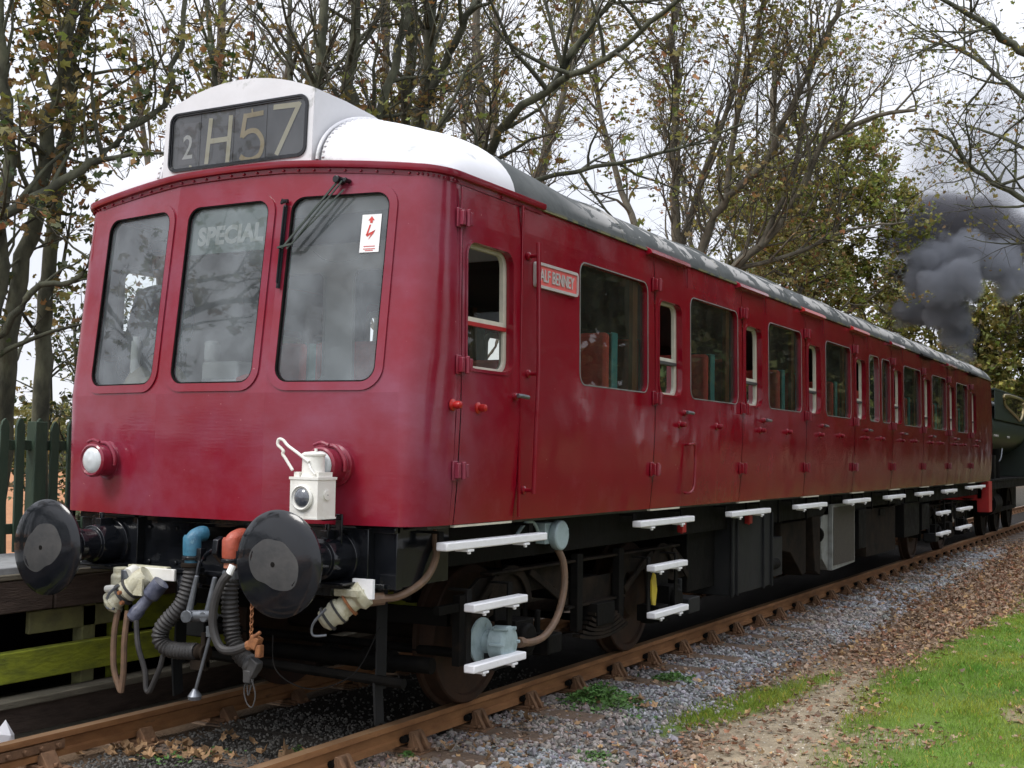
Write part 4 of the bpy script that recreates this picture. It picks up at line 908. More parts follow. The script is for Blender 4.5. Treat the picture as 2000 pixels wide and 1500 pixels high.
# ---- bogies
def bogie(yc):
    o = empty('bogie', (0, yc, 0)); o.parent = car
    for s in (-1, 1):
        y = s*1.295; m = MB()
        m.cyl((-.70, y, .457), (.70, y, .457), .075, n=16); ax = m.build('axle', 'dusty', o)
        for sg in (-1, 1):
            m = MB(); X = 1*sg
            m.lathe([(.20, .665), (.21, .70), (.385, .715), (.40, .690), (.485, .682), (.485, .712), (.462, .720), (.455, .81), (.442, .822), (.40, .822), (.392, .80), (.20, .795), (.16, .83), (.08, .84), (.0, .845)] if 0 else
                    [(.10, .66), (.30, .70), (.385, .70), (.39, .685), (.487, .683), (.487, .713), (.461, .722), (.455, .812), (.445, .822), (.402, .822), (.392, .800), (.20, .79), (.15, .84), (.0, .845)], 48, (0, y, .457), (Vector((0, 1, 0)), Vector((0, 0, 1)), Vector((sg, 0, 0))))
            m.build('wheel', 'wheelrust', o, ang=25)
    for sg in (-1, 1):
        m = MB(); x = 1.08*sg
        m.prism([(-1.95, .60), (-1.95, .70), (-1.65, .86), (-.55, .88), (-.42, .74), (.42, .74), (.55, .88), (1.65, .86), (1.95, .70), (1.95, .60), (1.60, .58), (1.05, .72), (.62, .72), (.48, .55), (-.48, .55), (-.62, .72), (-1.05, .72), (-1.6, .58)], x-.012, x+.012, 'x')
        m.box((x+.03*sg, 0, .885), (.09, 3.2, .018)); m.box((x+.03*sg, 0, .56), (.08, 1.0, .018))
        # equalising bar and diagonal braces
        for s in (-1, 1):
            m.bar((x+.05*sg, s*1.05, .86), (x+.05*sg, s*.50, .60), .018, .05); m.bar((x+.05*sg, s*1.5, .86), (x+.05*sg, s*1.85, .60), .018, .05)
            m.prism([(s*1.295+.30*math.cos(a), .62+.30*math.sin(a)) for a in np.linspace(.15, PI-.15, 12)]+[(s*1.295+.24*math.cos(a), .62+.24*math.sin(a)) for a in np.linspace(PI-.15, .15, 12)], x+.03*sg, x+.045*sg, 'x')
        m.build('bogie_side_frame', 'dusty', o, .004)
        for s in (-1, 1):
            y = s*1.295; m = MB(); m.box((x+.07*sg, y, .457), (.16, .24, .24)); m.lathe([(.10, .0), (.10, .03), (.085, .045)], 20, (x+.15*sg, y, .457), (Vector((0, 1, 0)), Vector((0, 0, 1)), Vector((sg, 0, 0))))
            m.box((x, y, .62), (.05, .34, .10)); m.build('axle_box', 'black', o, .006)
            for e in (-1, 1):
                m = MB(); yy = y+e*.34; m.cyl((x+.06*sg, yy, .36), (x+.06*sg, yy, .60), .022, n=10)
                m.box((x+.10*sg, yy, .385), (.20, .26 if e*s > 0 else .20, .13)); m.lathe([(.062, .0), (.062, .06)], 16, (x+.06*sg, yy, .30), 'z'); m.build('spring_seat', 'battery' if e*s > 0 else 'black', o, .010)
        for s in (-1, 1):
            m = MB()
            for k in range(7):
                hl_ = .42-.05*k; m.prism([(s*0+t*hl_, .30+.026*k+.05*(t*t)) for t in np.linspace(-1, 1, 9)]+[(t*hl_, .322+.026*k+.05*(t*t)) for t in np.linspace(1, -1, 9)], x-.02+.08*(s > 0)*sg, x+.04+.08*(s > 0)*sg, 'x')
            if s > 0: m.build('leaf_spring', 'dusty', o)
        m = MB(); m.box((x+.06*sg, .36, .66), (.06, .09, .55)); m.box((x+.06*sg, -.36, .66), (.06, .09, .55)); m.box((x+.02*sg, 0, .48), (.22, .30, .16)); m.cyl((x+.05*sg, -.14, .40), (x+.05*sg, .14, .40), .07, n=16); m.build('bolster_hanger', 'black', o, .005)
        for s in (-1, 1):
            m = MB(); y = s*.72; m.bar((x-.10*sg, s*.83, .80), (x-.12*sg, s*.80, .36), .03, .05); m.box((x-.26*sg, s*.80, .44), (.08, .07, .34)); m.build('brake_hanger', 'black', o)
    m = MB(); m.box((0, 0, .66), (2.1, .36, .16)); m.build('bolster', 'black', o)
    m = MB(); m.box((0, 1.93, .64), (2.1, .05, .10)); m.box((0, -1.93, .64), (2.1, .05, .10)); build_each(m, 'end_beam', 'black', o)
    m = MB(); m.cyl((-1.0, -1.75, .40), (1.0, -1.75, .40), .03, n=10); m.cyl((-.9, .70, .33), (.9, .70, .33), .03); build_each(m, 'brake_beam', 'black', o)
    return o
bogie(1.79+1.295); bogie(15.62+1.295+.35)
# life guard irons
for x in (.80, -.80):
    m = MB(); m.box((x, .80, .55), (.014, .10, .62)); m.box((x, .78, .18), (.016, .085, .28), Matrix.Rotation(.10, 3, 'X')); m.build('guard_iron', 'battery', car, .003)
m = MB(); m.cyl((-.9, .75, .34), (1.0, .75, .30), .03, n=10); m.cyl((-.3, 1.0, .36), (1.0, 1.05, .36), .05, n=12)
for x in (.2, .5, .66): m.lathe([(.07, 0), (.07, .06)], 12, (x, 1.05, .36), 'x')
m.build('brake_rigging', 'black', car)

# ---- white step boards
def step(y0, y1, z, x=1.36, d=.075, drop=None):
    m = MB(); m.box((x, (y0+y1)/2, z), (d, y1-y0, .048)); s = m.build('step_board', 'white', car, .008)
    for y in (y0+.22*(y1-y0), y1-.22*(y1-y0)): b = MB(); b.box((x-.01, y, z-.034), (.09, .07, .014)); b.cyl((x+.02, y, z-.055), (x+.02, y, z-.03), .012, n=6); b.build('step_bracket', 'white', s, .003)
    if drop:
        for y in (y0+.07, y1-.07): b = MB(); b.prism([(x-.058, z), (x-.046, z), (x-.046, drop), (x-.18, drop), (x-.18, drop-.012), (x-.058, drop-.012)], y-.027, y+.027, 'y'); b.build('step_hanger', 'black', s)
    return s
step(.56, 1.77, 1.120, drop=1.2)
step(.87, 1.52, .750); step(.88, 1.51, .400, drop=.85)
for d in DOORS[:7]: step(d-.20, d+.92, 1.13, drop=1.2)
step(18.0, 19.9, 1.15)
step(3.56, 4.25, .780); step(3.57, 4.28, .420, drop=.86)
step(15.25, 16.2, .79); step(15.25, 16.2, .46, drop=.86); step(17.1, 18.4, .79); step(17.0, 18.3, .47, drop=.86)
# boxes slung under the floor
def slung(y0, y1, z0, z1, mt, x0=.75, x1=1.24, name='equipment_box', ribs=()):
    m = MB(); m.box(((x0+x1)/2, (y0+y1)/2, (z0+z1)/2), (x1-x0, y1-y0, z1-z0))
    for r_ in ribs: m.box((x1+.01, y0+r_*(y1-y0), (z0+z1)/2), (.03, .03, z1-z0+.02))
    return m.build(name, mt, car, .008)
b = slung(5.75, 6.95, .36, 1.08, 'battery', name='battery_box', ribs=(.0, .12, .78, 1.0))
m = MB(); m.box((1.10, 7.3, .62), (.20, .36, .40)); m.build('control_box', 'battery', car, .01)
m = MB(); m.cyl((.55, 7.1, .95), (.55, 8.5, .95), .20, n=24); m.box((1.0, 7.45, .93), (.2, .3, .26)); m.cyl((1.18, 7.0, .55), (1.18, 7.3, .55), .06); m.build('engine_cylinder', 'black', car)
m = MB(); m.prism([(7.55, .95), (8.5, .95), (8.5, .36), (8.36, .34), (7.9, .62), (7.55, .66)], .95, 1.16, 'x'); m.build('engine_cover', 'dusty', car, .01)
m = MB(); m.prism([(8.6, 1.0), (8.95, 1.0), (8.95, .30), (8.72, .36), (8.66, .7)], .85, 1.20, 'x'); m.build('fan_cowl', 'dusty', car, .01)
m = MB(); m.prism([(9.28, 1.10), (10.35, 1.10), (10.35, .36), (9.28, .33)], 1.20, 1.25, 'x'); m.prism([(9.28, 1.10), (9.28, .33), (9.02, .48), (8.96, .75), (9.0, .95)], .92, 1.20, 'x')
rad = m.build('radiator_frame', 'frame_pale', car, .004)
m = MB(); m.box((1.252, 9.81, .725), (.012, .97, .68)); m.build('radiator_core', 'grating', rad)
m = MB(); m.cyl((1.14, 8.93, .76), (1.14, 8.97, .76), .10, n=16); m.build('fan_hub', 'black', rad)
slung(11.15, 12.9, .36, 1.02, 'dusty', x1=1.20, name='fuel_tank'); slung(10.6, 11.0, .5, 1.0, 'black')
m = MB(); m.box((1.215, 12.0, .92), (.02, .3, .08)); m.build('tank_label_plate', 'black', car)
slung(13.3, 14.4, .5, 1.0, 'black'); slung(5.0, 5.7, .45, 1.0, 'black', x0=.6, x1=1.1); slung(14.6, 15.2, .55, .95, 'black')
m = MB(); m.cyl((.3, 5.4, .85), (.3, 9.9, .85), .16); m.box((-.5, 8, .75), (.6, 5, .5)); m.box((-.5, 12, .75), (.9, 2.5, .5)); m.build('drive_train', 'black', car)
# junction box, conduit and speedometer drive
m = MB(); m.lathe([(.095, 0), (.10, .02), (.10, .05), (.092, .06)], 24, (1.27, 2.12, 1.105), 'x'); m.box((1.21, 2.06, 1.12), (.12, .16, .14)); m.cyl((1.3, 2.22, 1.14), (1.30, 2.25, 1.14), .012, n=6); jb = m.build('junction_box', 'duck', car, .005)
m = MB(); m.tube([(1.22, 1.98, 1.12), (1.24, 1.88, 1.19), (1.24, 1.76, 1.20), (1.22, 1.65, 1.10)], .012, 8); m.build('thin_conduit', 'duck', jb)
m = MB(); m.tube([(1.27, 2.16, 1.01), (1.30, 2.19, .92), (1.31, 2.19, .76), (1.31, 2.10, .58), (1.31, 1.93, .47), (1.31, 1.75, .445), (1.31, 1.60, .46)], .024, 10); m.cyl((1.31, 1.62, .458), (1.31, 1.56, .465), .034, n=8); m.build('flexible_conduit', 'brownhose', car)
m = MB(); m.lathe([(.14, 0), (.14, .012)], 28, (1.19, 1.30, .50), 'x'); g1 = m.build('speed_drive_flange', 'duck', car)
m = MB(); m.lathe([(.07, 0), (.075, .05), (.105, .055), (.105, .14), (.095, .15), (.05, .155)], 24, (1.20, 1.35, .485), (Vector((0, 1, 0)), Vector((0, 0, 1)), Vector((1, .35, 0)).normalized()))
for k in range(6): a = k*PI/3; m.cyl((1.27, 1.36+.10*math.cos(a), .485+.1*math.sin(a)), (1.36, 1.39+.10*math.cos(a), .485+.1*math.sin(a)), .012, n=6)
m.build('speed_drive_drum', 'duck', g1, .003)
m = MB(); m.box((1.15, 1.12, .58), (.05, .10, .42)); m.box((1.15, 1.0, .72), (.04, .3, .05)); m.build('drive_bracket', 'black', car)
m = MB(); m.prism([(3.84, .47), (3.90, .46), (3.93, .58), (3.90, .70), (3.86, .72), (3.82, .66), (3.82, .54)], 1.25, 1.262, 'x'); m.build('yellow_tag', 'yellow', car)
for y in (4.43, 6.16, ):
    m = MB(); m.box((1.27, y, 1.065), (.05, .09, .11)); m.cyl((1.27, y, 1.12), (1.27, y, 1.0), .012); m.build('isolating_cock', 'beamred', car, .006)

# ================================================================== THINGS ON AND IN THE CARRIAGE
# oil tail lamp
lo = empty('oil_lamp', (.90, -.01, 1.285)); tag(lo, 'white painted oil lamp with round bullseye lens hung in front of the right headlamp', 'lamp')
def LB(fn, nm, mt, bev=.003, par=lo): q = MB(); fn(q); return q.build(nm, mt, par, bev)
def _b(q):
    q.box((0, 0, .105), (.185, .155, .205)); q.box((0, 0, .213), (.195, .165, .014)); q.box((-.065, 0, .232), (.035, .12, .028)); q.box((.065, 0, .232), (.035, .12, .028)); q.box((0, 0, .002), (.192, .162, .010))
    q.tube([(-.10, -.02, .12), (-.115, -.02, .115), (-.112, -.02, .10)], .005, 6)
lb = LB(_b, 'lamp_case', 'lampwhite')
LB(lambda q: q.lathe([(.066, .0), (.070, -.012), (.062, -.020), (.056, -.010)], 28, (-.005, -.078, .11), 'y'), 'lens_ring', 'lampwhite', 0, lb)
LB(lambda q: q.lathe([(.056, -.004), (.045, -.016), (.025, -.024), (.0, -.027)], 24, (-.005, -.079, .11), 'y'), 'bullseye_lens', 'lens', 0, lb)
LB(lambda q: q.lathe([(.024, .0), (.022, .006), (.0, .009)], 18, (.093, .0, .125), 'x'), 'side_lens', 'lens', 0, lb)
LB(lambda q: q.lathe([(.028, .0), (.028, .008), (.023, .009)], 18, (.0925, .0, .125), 'x'), 'side_lens_ring', 'lampwhite', 0, lb)
def _c(q):
    q.lathe([(.068, .22), (.062, .235), (.060, .33), (.066, .335), (.066, .343), (.05, .352), (.0, .358)], 24, (0, 0, 0), 'z'); q.cyl((.03, -.02, .35), (.03, -.02, .372), .008, n=8)
LB(_c, 'lamp_chimney', 'lampwhite', 0)
m = MB(); m.tube([(.02, -.065, .30), (-.05, -.07, .345), (-.12, -.07, .385), (-.155, -.07, .415), (-.185, -.07, .418), (-.19, -.07, .39), (-.165, -.07, .37), (-.150, -.07, .355), (-.155, -.07, .34), (-.13, -.07, .31), (-.085, -.07, .255)], .0085, 8); m.tube([(.0, -.055, .31), (.04, -.07, .26), (.065, -.07, .235)], .006, 6); m.build('carrying_handle', 'lampwhite', lo)

# driver in the cab
dr = empty('person', (-1.10, .86, 1.25)); tag(dr, 'driver in a dark cap and navy coat standing inside the cab behind the left windscreen', 'person')
def skin_body(name, pts, edges, rad, mt, par, sub=2):
    me = bpy.data.meshes.new(name); me.from_pydata([tuple(p) for p in pts], edges, []); o = link(name, me, par); me.materials.append(MT[mt])
    sk = o.modifiers.new('skin', 'SKIN')
    for v, r_ in zip(me.skin_vertices[0].data, rad): v.radius = (r_, r_) if not isinstance(r_, tuple) else r_
    me.skin_vertices[0].data[0].use_root = True; sk.use_smooth_shade = True
    s = o.modifiers.new('sub', 'SUBSURF'); s.levels = sub; s.render_levels = sub
    return o
pts = [(0, 0, .92), (0, 0, 1.15), (0, .0, 1.40), (0, 0, 1.50), (.17, 0, 1.42), (.24, -.03, 1.15), (.22, -.22, 1.0), (-.17, 0, 1.42), (-.24, -.03, 1.15), (-.20, -.22, 1.0), (.09, 0, .86), (.10, 0, .48), (.10, .02, .06), (-.09, 0, .86), (-.10, 0, .48), (-.10, .02, .06), (.10, -.12, .04), (-.10, -.12, .04)]
ed = [(0, 1), (1, 2), (2, 3), (2, 4), (4, 5), (5, 6), (2, 7), (7, 8), (8, 9), (0, 10), (10, 11), (11, 12), (0, 13), (13, 14), (14, 15), (12, 16), (15, 17)]
skin_body('body', pts, ed, [(.17, .12), (.17, .12), (.17, .12), .075, .085, .062, .05, .085, .062, .05, .10, .075, .06, .10, .075, .06, .04, .04], 'cloth_dark', dr)
hd = MB(); hd.lathe([(.0, -.125), (.045, -.115), (.066, -.08), (.075, -.03), (.082, .02), (.080, .07), (.055, .11), (.0, .125)], 20, (0, -.01, 1.66), 'z'); hd.box((0, -.095, 1.645), (.022, .03, .045), taper=.6)
hd.lathe([(.0, -.012), (.018, -.005), (.018, .005), (.0, .012)], 8, (-.082, 0, 1.65), 'x'); hd.lathe([(.0, -.012), (.018, -.005), (.018, .005), (.0, .012)], 8, (.082, 0, 1.65), 'x'); hd.cyl((0, 0, 1.48), (0, -.005, 1.57), .052, n=12); hd = hd.build('head', 'skin', dr, ang=70)
q = MB()
for sx in (-.03, .03): q.lathe([(.0, -.008), (.009, 0), (.0, .008)], 8, (sx, -.082, 1.68), 'y')
q.box((0, -.083, 1.60), (.045, .008, .008)); q.build('eyes_and_mouth', 'cloth_dark', hd)
q = MB(); q.lathe([(.088, .0), (.090, .04), (.105, .065), (.108, .085), (.08, .10), (.0, .105)], 22, (0, 0, 1.70), 'z'); q.prism([(-.075, -.07), (.075, -.07), (.05, -.145), (0, -.16), (-.05, -.145)], 1.70, 1.712, 'z'); q.build('cap', 'cloth_dark', dr, ang=60)
for sx in (-1, 1):
    h = MB(); h.box((sx*.21, -.255, .985), (.07, .09, .035)); h.build('hand', 'skin', dr, .012)
# canvas bag on the cab desk, flag stick
n = 14; m = MB(); bm_v = []
for i in range(n+1):
    for j in range(n+1):
        u, v = i/n, j/n; zz = .16*(math.sin(PI*min(1, u*1.1+.0))**.35 if 0 < u < .93 else 0)*(math.sin(PI*v)**.4 if 0 < v < 1 else 0)
        bm_v.append((-1.02+.52*u, .40+.20*v, 1.99+zz*(1+.35*math.sin(7*u+3*v)+.22*math.sin(17*u-6*v))))
m.add(bm_v, [(i*(n+1)+j, i*(n+1)+j+1, (i+1)*(n+1)+j+1, (i+1)*(n+1)+j) for i in range(n) for j in range(n)])
tag(m.build('canvas_bag', 'bag', ang=80), 'crumpled beige canvas bag lying behind the left windscreen', 'bag')
m = MB(); m.cyl((-.93, .46, 2.08), (-.93, .46, 2.33), .035, .03, n=14); m.cyl((-.93, .46, 2.33), (-.93, .46, 2.36), .02, n=10); tag(m.build('bottle', 'letterwhite'), 'white bottle standing by the beige bag in the cab', 'bottle')
fl = empty('signal_flag', (-.05, .42, 2.03)); tag(fl, 'furled red flag with white stick lying behind the centre windscreen', 'flag')
m = MB(); m.cyl((-.26, -.0, .03), (.04, 0, .03), .016, n=12); m.build('stick', 'white', fl)
m = MB(); m.lathe([(.018, 0), (.035, .06), (.045, .14), (.04, .24), (.02, .30)], 12, (.02, 0, .035), 'x'); m.build('flag_cloth', 'platered', fl)

# ================================================================== TRACK
trk = empty('railway_track'); tag(trk, kind='structure')
prof = [(-.035, -.001), (.035, -.001), (.037, -.012), (.036, -.034), (.012, -.046), (.010, -.098), (.026, -.108), (.028, -.140), (-.028, -.140), (-.026, -.108), (-.010, -.098), (-.012, -.046), (-.036, -.034), (-.037, -.012)]
SLY = [.40+.745*k for k in range(-4, 70)]
for x0 in (.752, -.752):
    m = MB(); ysr = list(np.linspace(-3.5, 55, 60)); vs = [(x0+p[0], y, p[1]-.001) for y in ysr for p in prof]; n = len(prof); m.add(vs, [])
    for j in range(len(ysr)-1):
        for i in range(n):
            m.mi = 1 if i == 0 else 0; b = j*n; m.f.append((b+i, b+(i+1) % n, b+n+(i+1) % n, b+n+i)); m.m.append(m.mi)
    m.build('rail', ['rail', 'railtop'], trk, ang=50)
m = MB(); m.box((.376, 0, 0), (0, 0, 0)) if 0 else None
smes = []
for v in range(3):
    m = MB(); m.box((0, 0, -.065), (2.72, .25, .13)); o = m.build('sleeper', 'sleeper', trk, .012); smes.append(o)
def chair_mb(sg):
    m = MB(); m.box((0, 0, -.012), (.34, .19, .024)); m.box((0, 0, .008), (.20, .15, .02))
    m.prism([(.045, .0), (.16, .0), (.150, .022), (.098, .105), (.078, .115), (.062, .10), (.052, .03)], -.055, -.022, 'y'); m.prism([(.045, .0), (.16, .0), (.150, .022), (.098, .105), (.078, .115), (.062, .10), (.052, .03)], .022, .055, 'y')
    m.prism([(.055, .0), (.11, .0), (.088, .112), (.066, .112), (.060, .05)], -.06, .06, 'y')
    m.prism([(-.045, .0), (-.14, .0), (-.115, .03), (-.070, .09), (-.040, .06)], -.05, .05, 'y')
    for x, y in ((.13, -.075), (.13, .075), (-.14, 0)): m.cyl((x, y, .01), (x, y, .032), .014, n=6)
    return m
ch0 = chair_mb(1).build('rail_chair', 'chair', trk, .004)
m = MB()
for k in range(5): m.cyl((.048, -.085+k*.036, .070), (.048, -.062+k*.036, .070), .022+.002*(k % 2), n=10)
k0 = m.build('rail_key', 'black', ch0)
for i, y in enumerate(SLY):
    if i < 3: s = smes[i]
    else: s = smes[i % 3].copy(); COL.objects.link(s)
    s.location = (.0+random.uniform(-.03, .03), y, -.183); s.rotation_euler = (0, 0, random.uniform(-.01, .01))
    for sg in (1, -1):
        if i == 0 and sg == 1: c = ch0
        else: c = ch0.copy(); COL.objects.link(c); k = k0.copy(); COL.objects.link(k); k.parent = c; k.location.y = random.uniform(-.02, .02)
        c.location = (sg*.752, y, -.172); c.rotation_euler = (0, 0, 0 if sg > 0 else PI)
m = MB()
for sg in (1, -1): m.box((-.752+sg*.022, -.42, -.072), (.018, .46, .05))
for k in range(4): m.cyl((-.76, -.59+k*.115, -.072), (-.700, -.59+k*.115, -.072), .016, n=6); 
m.build('fish_plate', 'chair', trk, .003)

# ================================================================== GROUND
def gx(y): return np.interp(y, [-2, 1.9, 3.9, 6, 7.4, 14, 20, 40], [2.35, 2.13, 1.72, 1.74, 1.85, 1.72, 1.55, 1.4])
def bx(y): return np.interp(y, [-2, 0, 2.5, 4, 6, 7.3, 9.6, 12.7, 20, 40], [3.5, 3.35, 3.04, 2.77, 2.60, 2.74, 2.78, 2.93, 3.1, 3.3])
def edge(d, s): return 1/(1+np.exp(-np.clip(d/s, -30, 30)))
def masks(x, y):
    n1 = fbm(x, y, 1.3)-.5; n2 = fbm(x+9, y+4, 5)-.5
    wob = .38*n1+.22*n2
    gravel = edge(gx(y)+wob*.7-x, .06)*edge(x-.55, .05)
    t = np.clip((y-2.7)/3.1, 0, 1); cx = 1.84+.38*t; strip = edge(.17*np.sin(PI*np.clip(t*.96+.06, 0, 1))+wob*.35-np.abs(x-cx), .03)*(y > 2.55)*(y < 5.9)
    gB = edge(x-bx(y)-wob*1.1, .05); bare = edge(fbm(x+31, y+7, .9)-.66, .018)*.7; gB = gB*(1-bare*(x < 6))
    grass = np.maximum(gB, strip); 
    path = edge(x-(gx(y)+.18)+wob*.6, .08)*edge(6.2-y, .35)*(1-grass)
    return gravel, grass, path
def gz(x, y):
    z = np.interp(x, [-60, -12, -4.5, -3.0, -1.6, -1.35, 0, 1.3, 2.0, 2.9, 8, 30], [.65, .35, .15, -.1, -.24, -.20, -.185, -.20, -.25, -.27, -.24, -.1])
    z = z+.022*((np.abs(x) < .62) & (y > 1.0))
    return z+.03*(fbm(x, y, .8)-.5)*np.clip(np.abs(x)-1.2, 0, 1)+.012*(fbm(x, y, 7, 3)-.5)
xg = np.concatenate([np.linspace(-120, -12, 14)[:-1], np.linspace(-12, -1.4, 30)[:-1], np.arange(-1.4, 4.6, .035), np.linspace(4.6, 9, 22), np.linspace(10, 120, 14)])
yg = np.concatenate([np.linspace(-60, -3.5, 14)[:-1], np.arange(-3.5, 9, .035), np.arange(9, 20, .09), np.linspace(20, 40, 50), np.linspace(43, 260, 24)])
X, Y = np.meshgrid(xg, yg); Z = gz(X, Y); gr, gs, pa = masks(X, Y)
nf = fbm(X, Y, 11, 4)[..., None]; nb = fbm(X+3, Y+8, 2.2, 4)[..., None]
def C(*c): return np.array(c)
col = C(.16, .105, .065)*(0.7+.7*nf)                                   # leafy earth
col = col+(C(.33, .275, .19)*(.55+.85*nf)-col)*(pa[..., None]*.9)
col = col+(C(.15, .145, .14)*(.5+1.0*nf)-col)*gr[..., None]
col = col+(C(.11, .17, .03)*(.6+.8*nb)-col)*gs[..., None]
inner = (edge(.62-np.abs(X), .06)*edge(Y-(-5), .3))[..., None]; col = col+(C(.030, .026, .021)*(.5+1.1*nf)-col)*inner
dark_bed = (edge(.9-np.abs(X), .05)*edge(Y-.9, .3))[..., None]; col = col+(C(.020, .017, .015)-col)*dark_bed*.9
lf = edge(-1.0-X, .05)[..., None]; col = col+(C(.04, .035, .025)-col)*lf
fieldm = edge(-5.5-X+.8*(nb[..., 0]-.5), .4)[..., None]; col = col+(C(.36, .175, .085)*(.8+.4*nb)-col)*fieldm
farg = (edge(X-5.5, .6)*.85)[..., None]; col = col+(C(.075, .055, .03)*(.7+.6*nb)-col)*farg
ny, nx = X.shape; V = np.stack([X, Y, Z], -1).reshape(-1, 3); idx = np.arange(ny*nx).reshape(ny, nx)
F = np.stack([idx[:-1, :-1], idx[:-1, 1:], idx[1:, 1:], idx[1:, :-1]], -1).reshape(-1, 4)
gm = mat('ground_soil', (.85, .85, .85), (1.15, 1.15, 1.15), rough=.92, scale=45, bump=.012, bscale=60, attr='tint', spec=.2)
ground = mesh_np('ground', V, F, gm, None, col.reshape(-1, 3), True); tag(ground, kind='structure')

# ballast stones
ico_v = []; 
_bm = bmesh.new(); bmesh.ops.create_icosphere(_bm, subdivisions=1, radius=.5); _bm.verts.ensure_lookup_table()
IV = np.array([v.co[:] for v in _bm.verts]); IF = np.array([[v.index for v in f.verts] for f in _bm.faces]); _bm.free()
stones = []
for k in range(9):
    q = IV*(1+rng.uniform(-.28, .28, (len(IV), 1)))*np.array([1, rng.uniform(.65, .95), rng.uniform(.5, .8)]); stones.append((q, IF))
def inview_density(x, y, pk): return rng.random(len(x)) < pk
def place(n, x0, x1, y0, y1, fn):
    x = rng.uniform(x0, x1, n); y = y0+(y1-y0)*rng.random(n)**1.5; p = fn(x, y); k = rng.random(n) < p; return x[k], y[k]
def onsl(x, y): d = np.abs(((y-.40+.3725) % .745)-.3725); return ((d < .13) & (x < 1.37)).astype(float)
x, y = place(46000, .70, 2.6, -.2, 22, lambda x, y: masks(x, y)[0]*(.25+.75*edge(fbm(x+2, y+5, 1.6)-.42, .05))*(1-.93*onsl(x, y)))
z = gz(x, y); n = len(x); s = rng.uniform(.020, .046, n)*np.where(rng.random(n) < .02, 1.9, 1)*np.interp(y, [6, 20], [1, 1.7])
g = rng.uniform(.45, 1.4, (n, 1))*np.array([[1.0, 1.01, 1.03]])+rng.uniform(-.06, .06, (n, 3)); dusty = (fbm(x, y, 1.2) > .62)[:, None]; g = np.where(dusty, g*np.array([[.95, .84, .74]]), g)
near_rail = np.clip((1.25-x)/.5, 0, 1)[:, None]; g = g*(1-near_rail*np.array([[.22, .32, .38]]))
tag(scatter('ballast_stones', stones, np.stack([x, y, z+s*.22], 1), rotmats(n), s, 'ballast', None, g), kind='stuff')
x, y = place(9000, -.68, .68, -.9, 4, lambda x, y: 1.0*(y < 1.6)+.25)
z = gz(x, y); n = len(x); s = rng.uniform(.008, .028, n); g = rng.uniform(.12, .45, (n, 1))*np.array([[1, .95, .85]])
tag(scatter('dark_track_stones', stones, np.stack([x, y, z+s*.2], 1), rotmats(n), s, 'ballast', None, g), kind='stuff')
x, y = place(2600, 2.0, 3.4, .6, 7, lambda x, y: masks(x, y)[2]); z = gz(x, y); n = len(x); s = rng.uniform(.006, .022, n); g = rng.uniform(.9, 1.9, (n, 1))*np.array([[1.1, 1.0, .82]])
tag(scatter('path_pebbles', stones, np.stack([x, y, z+s*.15], 1), rotmats(n), s, 'ballast', None, g), kind='stuff')

# leaf shapes: lobed, slightly curled
def leaf_shape(lobes=5, curl=.25, seed=0):
    r_ = random.Random(seed); P = [(0, 0, 0)]; k = lobes*2
    for i in range(k+1):
        a = -PI*.80+2*PI*.80*i/k; rr2 = (.50 if i % 2 == 0 else .37)*(1+r_.uniform(-.15, .15)); x = rr2*math.sin(a); y_ = rr2*math.cos(a)
        P.append((x, y_, curl*(x*x*1.8+y_*y_*.8)+r_.uniform(-.05, .05)))
    return np.array(P), np.array([(0, i, i+1) for i in range(1, k+1)])
lvs = [leaf_shape(5, c, i) for i, c in enumerate((.2, .5, -.5, .8, 1.3))]
lv3 = [leaf_shape(3, c, i+20) for i, c in enumerate((.3, -.4, .9))]
# fallen leaves
def lm(x, y):
    g, gs_, p = masks(x, y); d = edge(fbm(x+7, y+1, 1.1)-.50, .04)
    litter = (1-g)*(1-gs_)*(1-p*.72); return np.clip(litter*.95+g*(.03+.22*d)*np.interp(y, [3, 9], [1, 1.3])+gs_*.02+edge(.98-x, .06)*.12, 0, 1)
x, y = place(52000, .8, 4.5, .2, 26, lm); z = gz(x, y); n = len(x); s = rng.uniform(.028, .068, n)*np.interp(y, [3, 7, 20], [.9, 1.1, 1.7])
br = rng.uniform(.45, 1.35, (n, 1)); g = br*np.where(rng.random((n, 1)) < .15, np.array([[1.25, 1.15, .8]]), np.where(rng.random((n, 1)) < .3, np.array([[1., .72, .62]]), np.array([[1, 1, 1.]])))
tag(scatter('fallen_leaves', lvs+lv3, np.stack([x, y, z+s*.12+rng.uniform(0, .012, n)], 1), rotmats(n, .75), s, 'leaf_litter', None, g), kind='stuff')
# big leaves lying by the rails in the foreground
P = []; 
for cx, cy, k in ((-.30, .33, 26), (-.55, .15, 14), (-.1, .42, 12), (.35, .62, 8), (-.25, .75, 7), (1.15, 1.4, 9), (1.5, 1.2, 10), (1.05, 2.4, 7), (1.3, 3.2, 9), (-.7, .1, 10), (1.0, 4.0, 8)):
    for _ in range(k): P.append((cx+random.gauss(0, .16), cy+random.gauss(0, .10), 0))
P = np.array(P); P[:, 2] = gz(P[:, 0], P[:, 1])+.018; n = len(P)
tag(scatter('fallen_leaves_by_the_rails', lvs, P, rotmats(n, .9), rng.uniform(.05, .10, n), 'leaf_litter', None, rng.uniform(.5, 1.3, (n, 1))*np.array([[1.15, 1.0, .75]])), kind='stuff')
